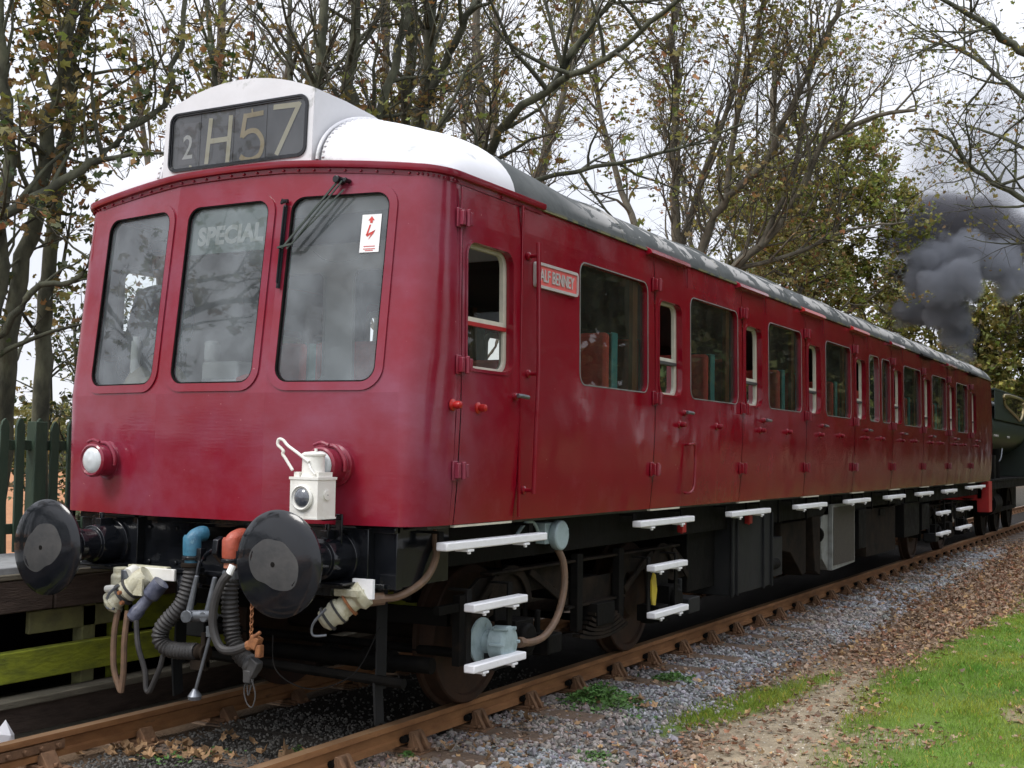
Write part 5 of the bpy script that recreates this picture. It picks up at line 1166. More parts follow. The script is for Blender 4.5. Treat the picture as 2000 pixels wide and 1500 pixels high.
# grass blades
bl = [(np.array([(-.5, 0, 0), (.5, 0, 0), (.25, .12, .6), (0, .45, 1.0)]), np.array([(0, 1, 2), (0, 2, 3)]))]
x, y = place(150000, 1.6, 4.8, .8, 15, lambda x, y: masks(x, y)[1]*(.35+.65*edge(fbm(x+1, y+3, 3)-.40, .04))); z = gz(x, y); n = len(x)
hgt = rng.uniform(.016, .055, n)*(.35+1.4*fbm(x, y, 2.4)**1.3); wd = rng.uniform(.0022, .0042, n)*np.interp(y, [2, 12], [.9, 2.3]); sc = np.stack([wd, hgt, hgt], 1)
g = rng.uniform(.6, 1.25, (n, 1))*(np.array([[1, 1, 1.]])+(fbm(x, y, 1.1)[:, None]-.5)*np.array([[1.3, .2, .1]])); g = np.where(rng.random((n, 1)) < .06, np.array([[2.2, 1.1, 1.6]]), g)
tag(scatter('grass_blades', bl, np.stack([x, y, z-.002], 1), rotmats(n, .5), sc, 'grass', None, np.clip(g, .1, 3)), kind='stuff')
# small weeds by the rail
def weed_at(cx, cy, r_, k, hh, name, label, size=.045):
    x = cx+rng.normal(0, r_, k); y = cy+rng.normal(0, r_*1.1, k); d = np.hypot(x-cx, y-cy)/r_; z = gz(x, y)+rng.random(k)*hh*np.exp(-d*d*.4)+.008
    zc = float(gz(np.array(cx), np.array(cy))); root = empty(name, (cx, cy, zc)); tag(root, label, 'plant')
    o = scatter('leaves', lv3, np.stack([x-cx, y-cy, z-zc], 1), rotmats(k, 1.0), rng.uniform(.5, 1.2, k)*size, 'weed', root, rng.uniform(.6, 1.4, (k, 1))*np.ones((1, 3))); o['kind'] = 'stuff'
    q = MB()
    for i in range(0, k, 12): q.tube([(0, 0, 0), ((x[i]-cx)*.5, (y[i]-cy)*.5, (z[i]-zc)*.7), (x[i]-cx, y[i]-cy, z[i]-zc)], .0016, 4, res=2)
    o = q.build('stems', 'weed', root); o['kind'] = 'stuff'
weed_at(1.16, 3.15, .14, 700, .15, 'weed', 'bushy green weed growing in the ballast beside the near rail')
weed_at(1.25, 4.3, .09, 160, .07, 'weed', 'smaller dark green weed further along the near rail')
weed_at(.86, 1.02, .035, 26, .04, 'weed', 'pair of small green seedlings just outside the near rail at the bottom of the picture', .05)
weed_at(1.78, 1.75, .06, 120, .04, 'weed', 'low bright green tuft in the gravel near the bottom edge', .03)
weed_at(.28, .68, .03, 46, .06, 'weed', 'thin green tuft growing between the rails', .03)
weed_at(-.18, .28, .12, 60, .03, 'weed', 'patch of small weeds among brown leaves between the rails', .035)

# ================================================================== PLATFORM AND FENCE ON THE LEFT
pf = empty('platform', (-2.1, 0, -.24)); tag(pf, 'old timber platform with grey deck and mossy green beams beside the far rail', 'platform')
def PB(c, d, nm, mt, bev=.008, rot=None):
    m = MB(); m.box((c[0]+2.1, c[1], c[2]+.24), d, rot); return m.build(nm, mt, pf, bev)
for k in range(20): PB((-2.17, -4.2+1.2*k+.6, .825), (.90, 1.19, .06), 'deck_slab', 'slab')
PB((-1.735, 7, .79), (.07, 22, .04), 'coping_edge', 'weathered')
for a in (-4.0, .56, 5.2, 9.8, 14.4): PB((-1.76, a+2.27, .66), (.10, 4.54, .21), 'fascia_beam', 'creosote')
for y in (-2.4, -.3, .95, 1.26, 2.9, 4.6, 6.3): PB((-1.86, y, .25), (.10, .12, .78), 'platform_post', 'mossy' if y != .95 else 'algae')
PB((-1.83, .86, .46), (.04, .85, .15), 'cross_board', 'algae'); PB((-1.84, 2.2, .44), (.05, 1.6, .26), 'cross_board', 'mossy')
PB((-1.76, 2.2, .20), (.08, 9.5, .20), 'mossy_beam', 'mossy'); PB((-1.70, 7, -.015), (.16, 22, .05), 'ledge_board', 'weathered'); PB((-1.69, 7, -.16), (.06, 22, .24), 'base_board', 'creosote')
PB((-2.55, 7, .3), (.05, 22, 1.0), 'dark_backing', 'black')  # black sheet added to stand for the dark gap under the deck
fc = empty('picket_fence', (-2.62, 0, .85)); tag(fc, 'dark green wooden picket fence standing along the back of the platform', 'fence')
m = MB(); m.prism([(-.038, 0), (.038, 0), (.038, .93), (.022, .975), (0, .995), (-.022, .975), (-.038, .93)], -.011, .011, 'x'); pk = m.build('picket', 'picket', fc, .003)
py = list(np.arange(-4.87, 6, .158))
for i, y in enumerate(py):
    o = pk if i == 0 else pk.copy()
    if i: COL.objects.link(o)
    o.location = (0, y+random.uniform(-.006, .006), random.uniform(-.012, .012)); o.rotation_euler = (random.uniform(-.012, .012), 0, 0)
for z in (.18, .80): m = MB(); m.box((-.035, .55, z), (.04, 11.1, .075)); m.build('fence_rail', 'picket', fc, .004)
for y in (-4.9, -2.95, -.9, 1.14, 3.2, 5.2): m = MB(); m.box((-.02, y, .42), (.10, .11, 1.12)); m.build('fence_post', 'picket', fc, .006)
m = MB(); m.add([tuple(p*(.05+.07*random.random()) * np.array([.8, 1, 1.2])+np.array([0, 0, .06])) for p in IV*2], [tuple(f) for f in IF])
o = m.build('crumpled_bag', 'white', None, 0, ang=10); o.location = (-1.25, -.18, -.19); tag(o, 'crumpled white litter lying by the far rail at the left edge', 'litter')

# ================================================================== LOCOMOTIVE BEHIND
lc = empty('steam_locomotive', (0, 26, 0)); tag(lc, 'dark green steam locomotive with brass rimmed cab window coupled behind the railcar', 'locomotive')
def LP(fn, nm, mt, bev=.01, par=lc, ang=35):
    q = MB(); fn(q); q.v = [(a, b-26, c) for a, b, c in q.v]; return q.build(nm, mt, par, bev, ang)
LP(lambda q: (q.box((0, 26.2, 1.22), (2.5, 9.4, .06)), q.box((1.22, 26.2, 1.13), (.04, 9.4, .18)), q.box((-1.22, 26.2, 1.13), (.04, 9.4, .18))), 'running_plate', 'black')
LP(lambda q: q.box((0, 21.55, 1.02), (2.4, .10, .40)), 'loco_buffer_beam', 'beamred')
for sg in (-1, 1): LP(lambda q: q.lathe([(.20, -.42), (.22, -.38), (.07, -.34), (.07, -.2), (.11, -.18), (.12, 0)], 20, (sg*.87, 21.5, 1.05), 'y'), 'loco_buffer', 'gloss_black', 0)
LP(lambda q: q.lathe([(.62, 21.8), (.66, 21.82), (.66, 23.6)], 32, (0, 0, 2.25), 'y'), 'smokebox', 'black', 0)
LP(lambda q: (q.lathe([(.24, 2.8), (.19, 2.95), (.17, 3.45), (.23, 3.52), (.23, 3.58), (.16, 3.60)], 24, (0, 24.2, 0), 'z')), 'chimney', 'black', 0)
LP(lambda q: q.prism([(1.16*math.cos(a)*1.0, 2.33+(.84 if math.sin(a) > 0 else .62)*math.sin(a)) for a in np.linspace(0, 2*PI, 41)[:-1]], 22.6, 28.2, 'y'), 'saddle_tank', 'loco', .01)
def rivs(q):
    for y in (22.9, 23.15, 23.4, 24.9, 25.15): q.cyl((1.13, y, 2.17), (1.155, y, 2.17), .028, n=8)
r_ = LP(rivs, 'tank_rivet', 'platemetal', 0); r_['kind'] = 'stuff'
LP(lambda q: q.tube([(1.0, 22.6, 2.78), (1.1, 24.5, 2.80), (1.1, 28.0, 2.78)], .016, 8), 'tank_handrail', 'black', 0)
def cabs(q):
    q.box((1.18, 29.4, 1.75), (.03, 2.6, 1.05)); q.box((-1.18, 29.4, 1.75), (.03, 2.6, 1.05)); q.box((0, 28.15, 2.2), (2.36, .04, 1.9)); q.box((0, 30.7, 1.7), (2.36, .04, 1.0))
    for y in (28.3, 30.6): q.box((1.18, y, 2.7), (.03, .25, .9)); q.box((-1.18, y, 2.7), (.03, .25, .9))
LP(cabs, 'cab_side', 'loco')
LP(lambda q: q.prism([(1.3*math.sin(a), 2.92+.5*math.cos(a)) for a in np.linspace(-PI/2, PI/2, 17)]+[(1.26*math.sin(a), 2.89+.48*math.cos(a)) for a in np.linspace(PI/2, -PI/2, 17)], 27.9, 31.2, 'y'), 'cab_roof', 'black')
# rounded triangular glazed screen with brass rim on the side of the tank front
def FLn(y, z, off=0): return (1.19+off, y, z)
tri = [(24.0, 2.98), (24.25, 3.10), (27.0, 3.12), (27.3, 3.0), (27.2, 2.75), (26.7, 2.60), (26.2, 2.66), (24.3, 2.86)]
LP(lambda q: q.tube([FLn(*p) for p in tri+tri[:1]], .030, 8), 'brass_window_rim', 'brass', 0)
LP(lambda q: q.add([FLn(*p) for p in tri], [tuple(range(8))]), 'side_window', 'glass', 0)
LP(lambda q: (q.box((1.165, 25.4, 2.83), (.02, 5.2, .62)), q.box((1.0, 25.4, 3.16), (.36, 5.2, .05))), 'upper_side_sheet', 'loco')
def whs(q, y, r_):
    q.cyl((-.8, y, r_), (.8, y, r_), .08)
    for sg in (-1, 1): q.lathe([(r_+.03, .68), (r_+.03, .71), (r_, .72), (r_, .82), (r_-.08, .82), (r_-.09, .79), (.14, .79), (.12, .85), (0, .85)], 32, (0, y, r_), (Vector((0, 1, 0)), Vector((0, 0, 1)), Vector((sg, 0, 0))))
for y in (23.6, 25.5, 27.6): LP(lambda q: whs(q, y, .52), 'loco_wheel', 'dusty', 0)
LP(lambda q: (q.box((.62, 26, .75), (.04, 8.6, .7)), q.box((-.62, 26, .75), (.04, 8.6, .7)), q.cyl((.95, 22.6, .72), (.95, 23.6, .72), .26, n=20), q.box((.92, 25.5, .52), (.05, 4.2, .1)), q.box((.9, 22.6, 1.0), (.5, .9, .4))), 'loco_frame', 'black')
LP(lambda q: (q.box((1.0, 22.9, 1.5), (.3, .3, .5)), q.cyl((1.05, 22.7, 1.3), (1.1, 22.75, 2.0), .03)), 'sand_box', 'black')
LP(lambda q: q.cyl((.9, 24.6, 1.25), (.9, 24.6, 1.9), .12), 'air_pump', 'black')
LP(lambda q: q.tube([(1.18, 23.3, 1.62), (1.2, 23.45, 1.72), (1.2, 23.6, 1.90)], .014, 6), 'bright_rod', 'steel', 0)

# ================================================================== TREES
class Tree:
    def __init__(s, seed): s.r = random.Random(seed); s.p = {}; s.tips = []
    def add(s, lvl, P, rad): s.p.setdefault((lvl, len(P)), []).append((P, rad))
    def limb(s, P, r0, r1, lvl=0, cfg=None, res=4):
        Q = smooth(P, res); n = len(Q); L_ = sum((b-a).length for a, b in zip(Q, Q[1:]))
        j = .012+r0*.12
        Q = [q+Vector((s.r.gauss(0, j), s.r.gauss(0, j), s.r.gauss(0, j*.5))) if 0 < i < n-1 else q for i, q in enumerate(Q)]
        rad = [r0+(r1-r0)*i/(n-1) for i in range(n)]; s.add(lvl, [tuple(q) for q in Q], rad)
        s.kids(Q, rad, lvl, L_, cfg); return Q
    def kids(s, Q, rad, lvl, L_, c):
        if lvl >= 3: return
        dens = c['dens'][lvl]; k = max(1, int(dens*L_+s.r.random())); n = len(Q); R_ = s.r
        for _ in range(k):
            t = c['start'][lvl]+(1-c['start'][lvl])*R_.random()**.8; f = t*(n-1); i = min(int(f), n-2); f -= i
            o = [Q[i][a]+(Q[i+1][a]-Q[i][a])*f for a in range(3)]; T = [Q[i+1][a]-Q[i][a] for a in range(3)]; tl = math.sqrt(sum(q*q for q in T)) or 1; T = [q/tl for q in T]
            rr0 = rad[i]
            D = [R_.gauss(0, 1) for _ in range(3)]; dl = math.sqrt(sum(q*q for q in D)) or 1
            sp = c['spread'][lvl]; D = [T[a]*.75+sp*D[a]/dl for a in range(3)]; D[2] += c['up'][lvl]; dl = math.sqrt(sum(q*q for q in D)); D = [q/dl for q in D]
            L2 = c['len'][lvl]*R_.uniform(.55, 1.3)*(1-.45*t)
            r2 = min(rr0*.7, c['rad'][lvl]*R_.uniform(.7, 1.3)*(1-.3*t))
            s.grow(o, D, L2, r2, lvl+1, c)
    def grow(s, o, D, L_, r0, lvl, c):
        R_ = s.r; n = (6, 6, 5, 4)[lvl]; st = L_/n; P = [tuple(o)]; rad = [r0]; wv = c['wig']; p = list(o); D = list(D)
        for i in range(n):
            D[0] += R_.gauss(0, wv); D[1] += R_.gauss(0, wv); D[2] += R_.gauss(0, wv)+c['lift']*st
            dl = math.sqrt(D[0]**2+D[1]**2+D[2]**2); D = [q/dl for q in D]
            p = [p[a]+D[a]*st for a in range(3)]; P.append(tuple(p)); rad.append(max(.0022, r0*(1-.8*(i+1)/n)))
        s.add(lvl, P, rad)
        if lvl >= 2:
            for q in P[2:]: s.tips.append(q)
        s.kids(P, rad, lvl, L_, c)
    def tubes(s, lvls, sides):
        Vs = []; Fs = []; off = 0
        for (lvl, n), items in s.p.items():
            if lvl not in lvls: continue
            k = sides[lvl]; P = np.array([it[0] for it in items]); Rd = np.array([it[1] for it in items]); M_ = len(items)
            T = np.gradient(P, axis=1); T /= np.linalg.norm(T, axis=2, keepdims=True)+1e-9
            ref = np.tile(np.array([.31, .17, .93]), (M_, n, 1)); ref[np.abs((T*ref).sum(2)) > .9] = np.array([1, .2, 0]); X = np.cross(T, ref); X /= np.linalg.norm(X, axis=2, keepdims=True); Yv = np.cross(T, X)
            a = np.arange(k)*2*PI/k; V = P[:, :, None]+Rd[:, :, None, None]*(np.cos(a)[None, None, :, None]*X[:, :, None]+np.sin(a)[None, None, :, None]*Yv[:, :, None])
            base = (np.arange(M_)*n*k)[:, None, None]; i = np.arange(n-1)[None, :, None]*k; j = np.arange(k)[None, None, :]; j2 = (j+1) % k
            f = np.stack([base+i+j, base+i+j2, base+i+k+j2, base+i+k+j], -1).reshape(-1, 4)+off
            Vs.append(V.reshape(-1, 3)); Fs.append(f); off += M_*n*k
        return np.concatenate(Vs), np.concatenate(Fs)
    def make(s, label, group=None, bark='bark', leaf='leafgreen', nleaf=800, lsize=.07, mix=None, shapes=None, base=None, cat='tree', name='tree', tw='twig', clump=0):
        b = base or (0, 0, 0); root = empty(name, b); tag(root, label, cat, group)
        V, F_ = s.tubes((0, 1), {0: 9, 1: 6}); mesh_np('trunk', V-np.array(b), F_, bark, root, None, True)
        if (2, 6) in s.p or (2, 5) in s.p or any(k[0] >= 2 for k in s.p):
            V, F_ = s.tubes((2, 3), {2: 4, 3: 3}); o = mesh_np('twigs', V-np.array(b), F_, tw, root, None, True); o['kind'] = 'stuff'
        T = np.array(s.tips)
        for mt, fr in (mix or [(leaf, 1.0)]):
            n = int(nleaf*fr)
            if n < 1: continue
            if clump: w_ = fbm(T[:, 0]+T[:, 2], T[:, 1]-T[:, 2]*.7, .55, 3); pr = np.clip(w_-.36, .0, 1)**1.2+.006; pr /= pr.sum(); k = rng.choice(len(T), n, p=pr)
            else: k = rng.integers(0, len(T), n)
            P = T[k]+rng.normal(0, .035+lsize*.3, (n, 3))-np.array(b)
            g = rng.uniform(.55, 1.5, (n, 1))*(1+(rng.random((n, 3))-.5)*.35)
            o = scatter('leaves', shapes or lvs[:3], P, rotmats(n), rng.uniform(.55, 1.25, n)*lsize, mt, root, g); o['kind'] = 'stuff'
        return root
CF = dict(dens=(3.6, 4.6, 7.5), start=(.12, .18, .15), spread=(.85, .9, .95), up=(.28, .20, .12), len=(1.9, .95, .42), rad=(.030, .012, .0058), wig=.16, lift=.12)
def cfg(**k): d = dict(CF); d.update(k); return d

# left cluster: ivy-grown sycamores with brown leaves, just behind the fence
g_left = 'sycamores behind the platform fence'
cL = cfg(dens=(2.6, 3.2, 5.2), len=(1.3, .75, .36), rad=(.022, .010, .0052))
t = Tree(1); t.limb([(-3.75, 1.75, -.1), (-3.6, 1.6, 1.6), (-3.45, 1.52, 2.78), (-3.27, 1.57, 3.54), (-3.11, 1.52, 4.27), (-2.99, 1.53, 4.6), (-2.78, 1.48, 5.22), (-2.5, 1.3, 6.6), (-2.4, 1.3, 8)], .085, .03, 0, cL)
t.make('leaning grey green sycamore trunk rising left of the railcar in front of its darker neighbour', g_left, mix=[('leafbrown', .35), ('leafgreen', .65)], nleaf=800, lsize=.088, base=(-3.75, 1.75, -.1))
t = Tree(2); t.limb([(-4.0, 2.3, -.1), (-3.77, 2.14, 2.14), (-3.73, 2.1, 2.94), (-3.61, 2.06, 3.74), (-3.4, 2.01, 4.6), (-3.31, 1.97, 4.94), (-3.1, 1.89, 5.59), (-2.9, 1.8, 7.5)], .08, .03, 0, cL)
t.limb([(-3.28, .96, 3.31), (-3.17, 1.15, 3.43), (-2.88, 1.49, 3.76), (-2.71, 1.69, 3.97), (-2.55, 1.85, 4.24), (-2.36, 2.05, 4.46), (-2.22, 2.06, 4.94), (-2.0, 2.0, 6.0)], .045, .018, 0, cL)
t.make('dark ivy grown sycamore with a long limb reaching across to the headcode box', g_left, mix=[('leafbrown', .3), ('leafgreen', .5), ('ivy', .5)], nleaf=1300, lsize=.085, base=(-4.0, 2.3, -.1))
t = Tree(3); t.limb([(-3.7, 1.3, -.1), (-3.44, 1.28, 2.09), (-3.34, 1.31, 2.92), (-3.25, 1.26, 3.56), (-3.12, 1.16, 4.35), (-3.01, .95, 5.08), (-2.8, .8, 7)], .08, .03, 0, cL)
t.limb([(-3.3, 1.2, 2.4), (-3.02, 1.26, 2.73), (-2.84, 1.29, 2.89), (-2.59, 1.42, 2.95), (-2.41, 1.42, 3.16), (-2.17, 1.48, 3.39)], .035, .01, 0, cfg(dens=(3, 3, 4), len=(.7, .45, .25), rad=(.014, .008, .005)))
t.make('dark mossy sycamore at the left edge of the picture with orange brown leaves', g_left, mix=[('leafbrown', .5), ('leafgreen', .6), ('ivy', .5)], nleaf=950, lsize=.09, base=(-3.7, 1.3, -.1))
t = Tree(4)
for k in range(7):
    x0 = -5.6+.5*k; t.limb([(x0, 3.6+.2*(k % 3), 0), (x0+.1, 3.6, 1.3), (x0+.15+random.uniform(-.3, .3), 3.5, 2.6+.5*(k % 2))], .035, .012, 0, cfg(dens=(6, 5, 5), len=(.8, .5, .3), start=(.1, .1, .1)))
t.make('dense dark green holly hedge growing low behind the picket fence', None, mix=[('ivy', .7), ('leafgreen', .4)], nleaf=5200, lsize=.075, base=(-4.2, 3.6, 0), cat='hedge', name='hedge', shapes=lv3)

# trees showing above the cab roof
cM = cfg(dens=(2.5, 3.4, 6.4), len=(1.9, 1.0, .45))
g_mid = 'bare sycamores beyond the railcar'
def mid(seed, base, limbs, label, nleaf, ls=.10, c=cM, mx=(('leafbrown', .35), ('leafgreen', .65)), bark='bark', clump=1):
    t = Tree(seed)
    for P, r0, r1 in limbs: t.limb(P, r0, r1, 0, c)
    return t.make(label, g_mid, bark=bark, nleaf=nleaf, lsize=ls, mix=list(mx), base=base, clump=clump)
mid(11, (-4.2, 5.6, 0), [([(-4.2, 5.6, 0), (-3.95, 5.4, 2.4), (-3.7, 5.26, 4.22), (-3.47, 5.21, 5.09), (-3.25, 5.17, 5.68), (-3.14, 5.07, 6.13), (-2.9, 4.9, 8)], .10, .04), ([(-3.9, 5.4, 2.6), (-4.1, 5.0, 4.2), (-4.3, 4.7, 5.6), (-4.3, 4.5, 7)], .06, .02), ([(-3.7, 5.26, 4.22), (-3.9, 5.5, 5.6), (-4.05, 5.6, 7.2)], .05, .02)], 'slim dark multi stemmed tree rising straight behind the headcode box', 520)
mid(12, (-4.0, 6.6, 0), [([(-4.0, 6.6, 0), (-3.7, 6.1, 2.4), (-3.44, 5.84, 4.3), (-3.2, 5.77, 5.19), (-3.15, 5.59, 5.83), (-3.03, 5.5, 6.25), (-2.95, 5.2, 7.8)], .10, .05), ([(-3.3, 5.8, 4.8), (-2.9, 6.0, 5.7), (-2.75, 6.1, 6.8), (-2.6, 6.2, 8)], .06, .03), ([(-3.5, 5.9, 4.0), (-2.95, 6.0, 4.6), (-2.3, 6.1, 5.2), (-1.9, 6.1, 5.9)], .04, .015)], 'thickest dark trunk rising just right of the headcode box with leaf clumps', 620)
mid(13, (-3.9, 7.4, 0), [([(-3.9, 7.4, 0), (-3.6, 6.9, 2.6), (-3.37, 6.74, 4.45), (-3.12, 6.66, 5.39), (-2.92, 6.43, 6.4), (-2.83, 6.17, 7.14), (-2.8, 6, 8.5)], .09, .04)], 'narrow upright trunk above the white cab roof', 420)
mid(14, (-3.8, 8.0, 0), [([(-3.8, 8.0, 0), (-3.6, 7.6, 2.5), (-3.44, 7.28, 4.55), (-3.23, 7.15, 5.58), (-3.04, 7.01, 6.34), (-2.93, 6.9, 6.79), (-2.7, 6.8, 8.2)], .115, .055), ([(-3.1, 7.13, 5.88), (-2.81, 7.04, 6.32), (-2.54, 6.94, 6.68), (-2.1, 6.89, 7.14), (-1.6, 6.8, 7.9)], .06, .025),
    ([(-3.6, 7.6, 3.4), (-2.9, 7.6, 4.69), (-2.41, 7.44, 5.3), (-1.99, 7.28, 5.63), (-1.44, 7.21, 5.88), (-1.1, 7.06, 5.96), (-.63, 6.97, 6.03), (.09, 6.86, 6.39), (.9, 6.6, 6.9)], .065, .022), ([(-1.46, 7.25, 5.9), (-1.08, 7.16, 6.34), (-.65, 7.1, 6.73), (-.1, 6.9, 7.3)], .045, .02),
    ([(-3.0, 7.6, 4.5), (-2.2, 7.8, 4.9), (-1.3, 8.1, 5.1), (-.4, 8.4, 5.3), (.5, 8.6, 5.6)], .04, .012)], 'large sycamore behind the carriage roof with long limbs sweeping up to the right', 1300, .09)
# farther grey trees
cF = cfg(dens=(2.8, 3.4, 5.2), len=(2.5, 1.3, .62), rad=(.032, .0125, .0055), up=(.45, .30, .2))
def far(seed, base, limbs, label, nleaf, ls=.10, c=cF, **k):
    return mid(seed, base, limbs, label, nleaf, ls, c, mx=(('leafgreen', .8), ('leafbrown', .2)), bark='bark2', **k)
far(21, (-4.6, 18.2, 0), [([(-4.6, 18.2, 0), (-4.3, 18, 3), (-4.12, 17.67, 4.99), (-4.03, 17.54, 5.99), (-3.96, 17.22, 7.56), (-3.78, 16.9, 8.87), (-3.67, 16.49, 10.14), (-3.4, 16.2, 12)], .14, .05), ([(-4.2, 17.7, 4.5), (-5.0, 17.6, 6.5), (-5.6, 17.4, 8.5), (-5.9, 17.2, 11)], .09, .03), ([(-4.1, 17.6, 5.2), (-3.7, 17.9, 7.0), (-3.0, 18.0, 9), (-2.7, 18, 11.5)], .08, .03)], 'tall straight grey green trunk above the middle of the carriage roof', 2200)
far(22, (-4.5, 18.6, 0), [([(-4.5, 18.6, 0), (-4.0, 18.1, 3.2), (-3.7, 17.83, 4.99), (-3.46, 17.65, 6.02), (-2.97, 17.58, 6.68), (-2.21, 17.58, 7.3), (-1.89, 17.43, 7.86), (-1.07, 17.18, 9.12), (-.62, 16.89, 9.96), (-.2, 16.6, 11.3)], .11, .04), ([(-2.97, 17.58, 6.68), (-2.88, 17.42, 7.49), (-2.56, 17.22, 8.6), (-2.19, 16.98, 9.67), (-1.9, 16.68, 10.69)], .07, .03)], 'forked tree right of the straight trunk with one branch leaning right over the train', 2200)
far(23, (-4.2, 19.2, 0), [([(-4.2, 19.2, 0), (-3.8, 18.4, 3.2), (-3.33, 17.97, 4.99), (-2.8, 17.88, 5.44), (-1.99, 17.8, 6.12), (-1.21, 17.56, 7.29), (-.88, 17.36, 7.59), (-.05, 17.28, 7.85), (.66, 17.22, 7.86)], .12, .03), ([(-2.4, 17.8, 5.7), (-1.8, 17.9, 7.0), (-1.5, 17.9, 8.6), (-1.4, 17.8, 10.2)], .06, .02), ([(-2.9, 17.9, 5.3), (-1.8, 18.2, 5.6), (-.8, 18.4, 6.0), (.2, 18.5, 6.1)], .05, .015)], 'spreading grey tree whose thin branches reach right toward the smoke', 2200)
far(24, (-5.8, 12.5, 0), [([(-5.8, 12.5, 0), (-5.6, 12.3, 3), (-5.3, 12.0, 5.5), (-5.2, 11.8, 7.5), (-5.0, 11.5, 10)], .15, .05), ([(-5.5, 12.2, 3.6), (-4.7, 12.4, 5.6), (-4.0, 12.3, 7.2), (-3.5, 12.2, 9.5)], .09, .03), ([(-5.5, 12.2, 4.2), (-6.2, 12.0, 6.4), (-6.6, 12, 9)], .08, .03)], 'grey tree between the sweeping limbs and the tall straight trunk', 2000)
far(25, (-9.5, 15, .2), [([(-9.5, 15, .2), (-9.2, 15, 4), (-9.0, 14.6, 7), (-8.6, 14, 11)], .17, .05), ([(-9.3, 15, 3.6), (-8.0, 15.2, 6), (-7.2, 15, 9.5)], .10, .03), ([(-9.3, 15, 4.2), (-10.6, 14.8, 6.4), (-11, 14.5, 10)], .09, .03)], 'distant grey tree seen left of the largest sycamore limbs', 900, .12)
far(26, (-9, 9.5, .2), [([(-9, 9.5, .2), (-8.8, 9.5, 3), (-8.4, 9.2, 6), (-8.2, 9, 9.5)], .15, .05), ([(-8.9, 9.5, 2.6), (-7.9, 9.6, 5), (-7.2, 9.5, 8)], .09, .03), ([(-8.9, 9.5, 3), (-9.8, 9.4, 5.4), (-10.3, 9.2, 8.4)], .08, .03)], 'distant bare tree seen over the left corner of the cab roof', 700, .12)
far(27, (-5.5, 25.5, 0), [([(-5.5, 25.5, 0), (-5.2, 25.3, 4), (-4.6, 25, 7), (-4.2, 24.5, 12)], .2, .06), ([(-5.3, 25.3, 3.6), (-4.0, 25.2, 6.4), (-3.2, 25, 10)], .11, .03), ([(-5.3, 25.3, 3), (-6.4, 25.2, 6), (-7, 25, 10)], .11, .03)], 'far grey tree beyond the straight trunk, half hidden by its twigs', 1100, .12, c=cfg(dens=(3.0, 3.0, 3.6), len=(3.0, 1.5, .7), rad=(.05, .02, .010), up=(.4, .3, .2)))
far(28, (-12, 23, .3), [([(-12, 23, .3), (-11.8, 23, 5), (-11.2, 22.5, 9), (-10.8, 22, 13)], .2, .06), ([(-11.9, 23, 4), (-10.3, 23.2, 8), (-9.2, 23, 12)], .12, .03), ([(-11.9, 23, 5), (-13.3, 22.8, 8), (-14, 22, 12)], .11, .03)], 'farthest pale tree showing through the branches above the carriage', 800, .13, c=cfg(dens=(2.8, 3.0, 3.2), len=(3.0, 1.5, .7), rad=(.05, .02, .010), up=(.4, .3, .2)))
# leafy yellow green tree left of the smoke
cO = cfg(dens=(3.0, 2.8, 3.4), len=(2.0, 1.1, .55), rad=(.04, .018, .009), spread=(1.1, 1.1, 1), up=(.15, .1, .1))
t = Tree(31); t.limb([(-4.35, 25.00, 0.00), (-3.95, 24.80, 3.00), (-3.35, 24.20, 5.20), (-3.05, 23.80, 7.20), (-2.85, 23.50, 9.00)], .16, .04, 0, cO)
for a in ([(-3.75, 24.60, 3.60), (-4.05, 24.20, 5.60), (-4.35, 23.90, 7.40)], [(-3.35, 24.20, 5.20), (-2.45, 24.20, 6.40), (-1.75, 24.00, 7.00)], [(-3.65, 24.50, 4.20), (-2.45, 24.30, 5.00), (-1.45, 24.10, 5.60)], [(-3.35, 24.20, 5.60), (-2.65, 23.80, 7.60), (-2.15, 23.60, 8.40)], [(-3.35, 24.20, 5.40), (-4.15, 23.60, 7.00), (-4.65, 23.40, 8.20)], [(-3.15, 24.00, 6.40), (-2.25, 23.80, 7.20), (-1.55, 23.80, 7.60)]): t.limb(a, .08, .02, 0, cO)
t.make('rounded oak with yellow green leaves left of the black smoke', None, bark='bark2', leaf='oakleaf', nleaf=19000, lsize=.125, base=(-4.35, 25.00, 0.00), shapes=lv3, mix=[('oakleaf', .93), ('leafbrown', .07)])
t = Tree(32); t.limb([(-3.5, 21.8, 0), (-3.2, 21.6, 3), (-2.9, 21.4, 4.6), (-2.4, 21.3, 5.8)], .12, .04, 0, cO); t.limb([(-3.2, 21.6, 3), (-2.2, 21.6, 4.4), (-1.6, 21.5, 5.0)], .06, .02, 0, cO)
t.make('low leafy tree just above the carriage roof at the foot of the smoke', None, bark='bark2', leaf='leafgreen', nleaf=4200, lsize=.09, base=(-3.5, 21.8, 0), shapes=lv3, mix=[('leafgreen', .75), ('leafbrown', .25)], clump=1)
# trees beyond the locomotive
for i, (bx_, by_, lab) in enumerate(((-.9+1.6, 46, 'pale leafy tree above the locomotive at the right edge of the picture'), (-3.2, 43, 'pale leafy tree behind the end of the carriage below the smoke'), (3.2, 52, 'tall far tree behind the black smoke'))):
    t = Tree(41+i); cK = cfg(dens=(2.6, 2.4, 2.4), len=(3.2, 1.7, .8), rad=(.06, .028, .014), up=(.2, .2, .1))
    for k in range(4): t.limb([(bx_, by_, 0), (bx_+(k-1.5)*.7, by_, 3.4), (bx_+(k-1.5)*1.5, by_-.4, 6+k % 2)], .15, .04, 0, cK)
    t.make(lab, 'trees beyond the locomotive', bark='bark2', leaf='leafgreen', nleaf=15000, lsize=.24, base=(bx_, by_, 0), shapes=lv3, mix=[('oakleaf', .35), ('leafgreen', .65)])
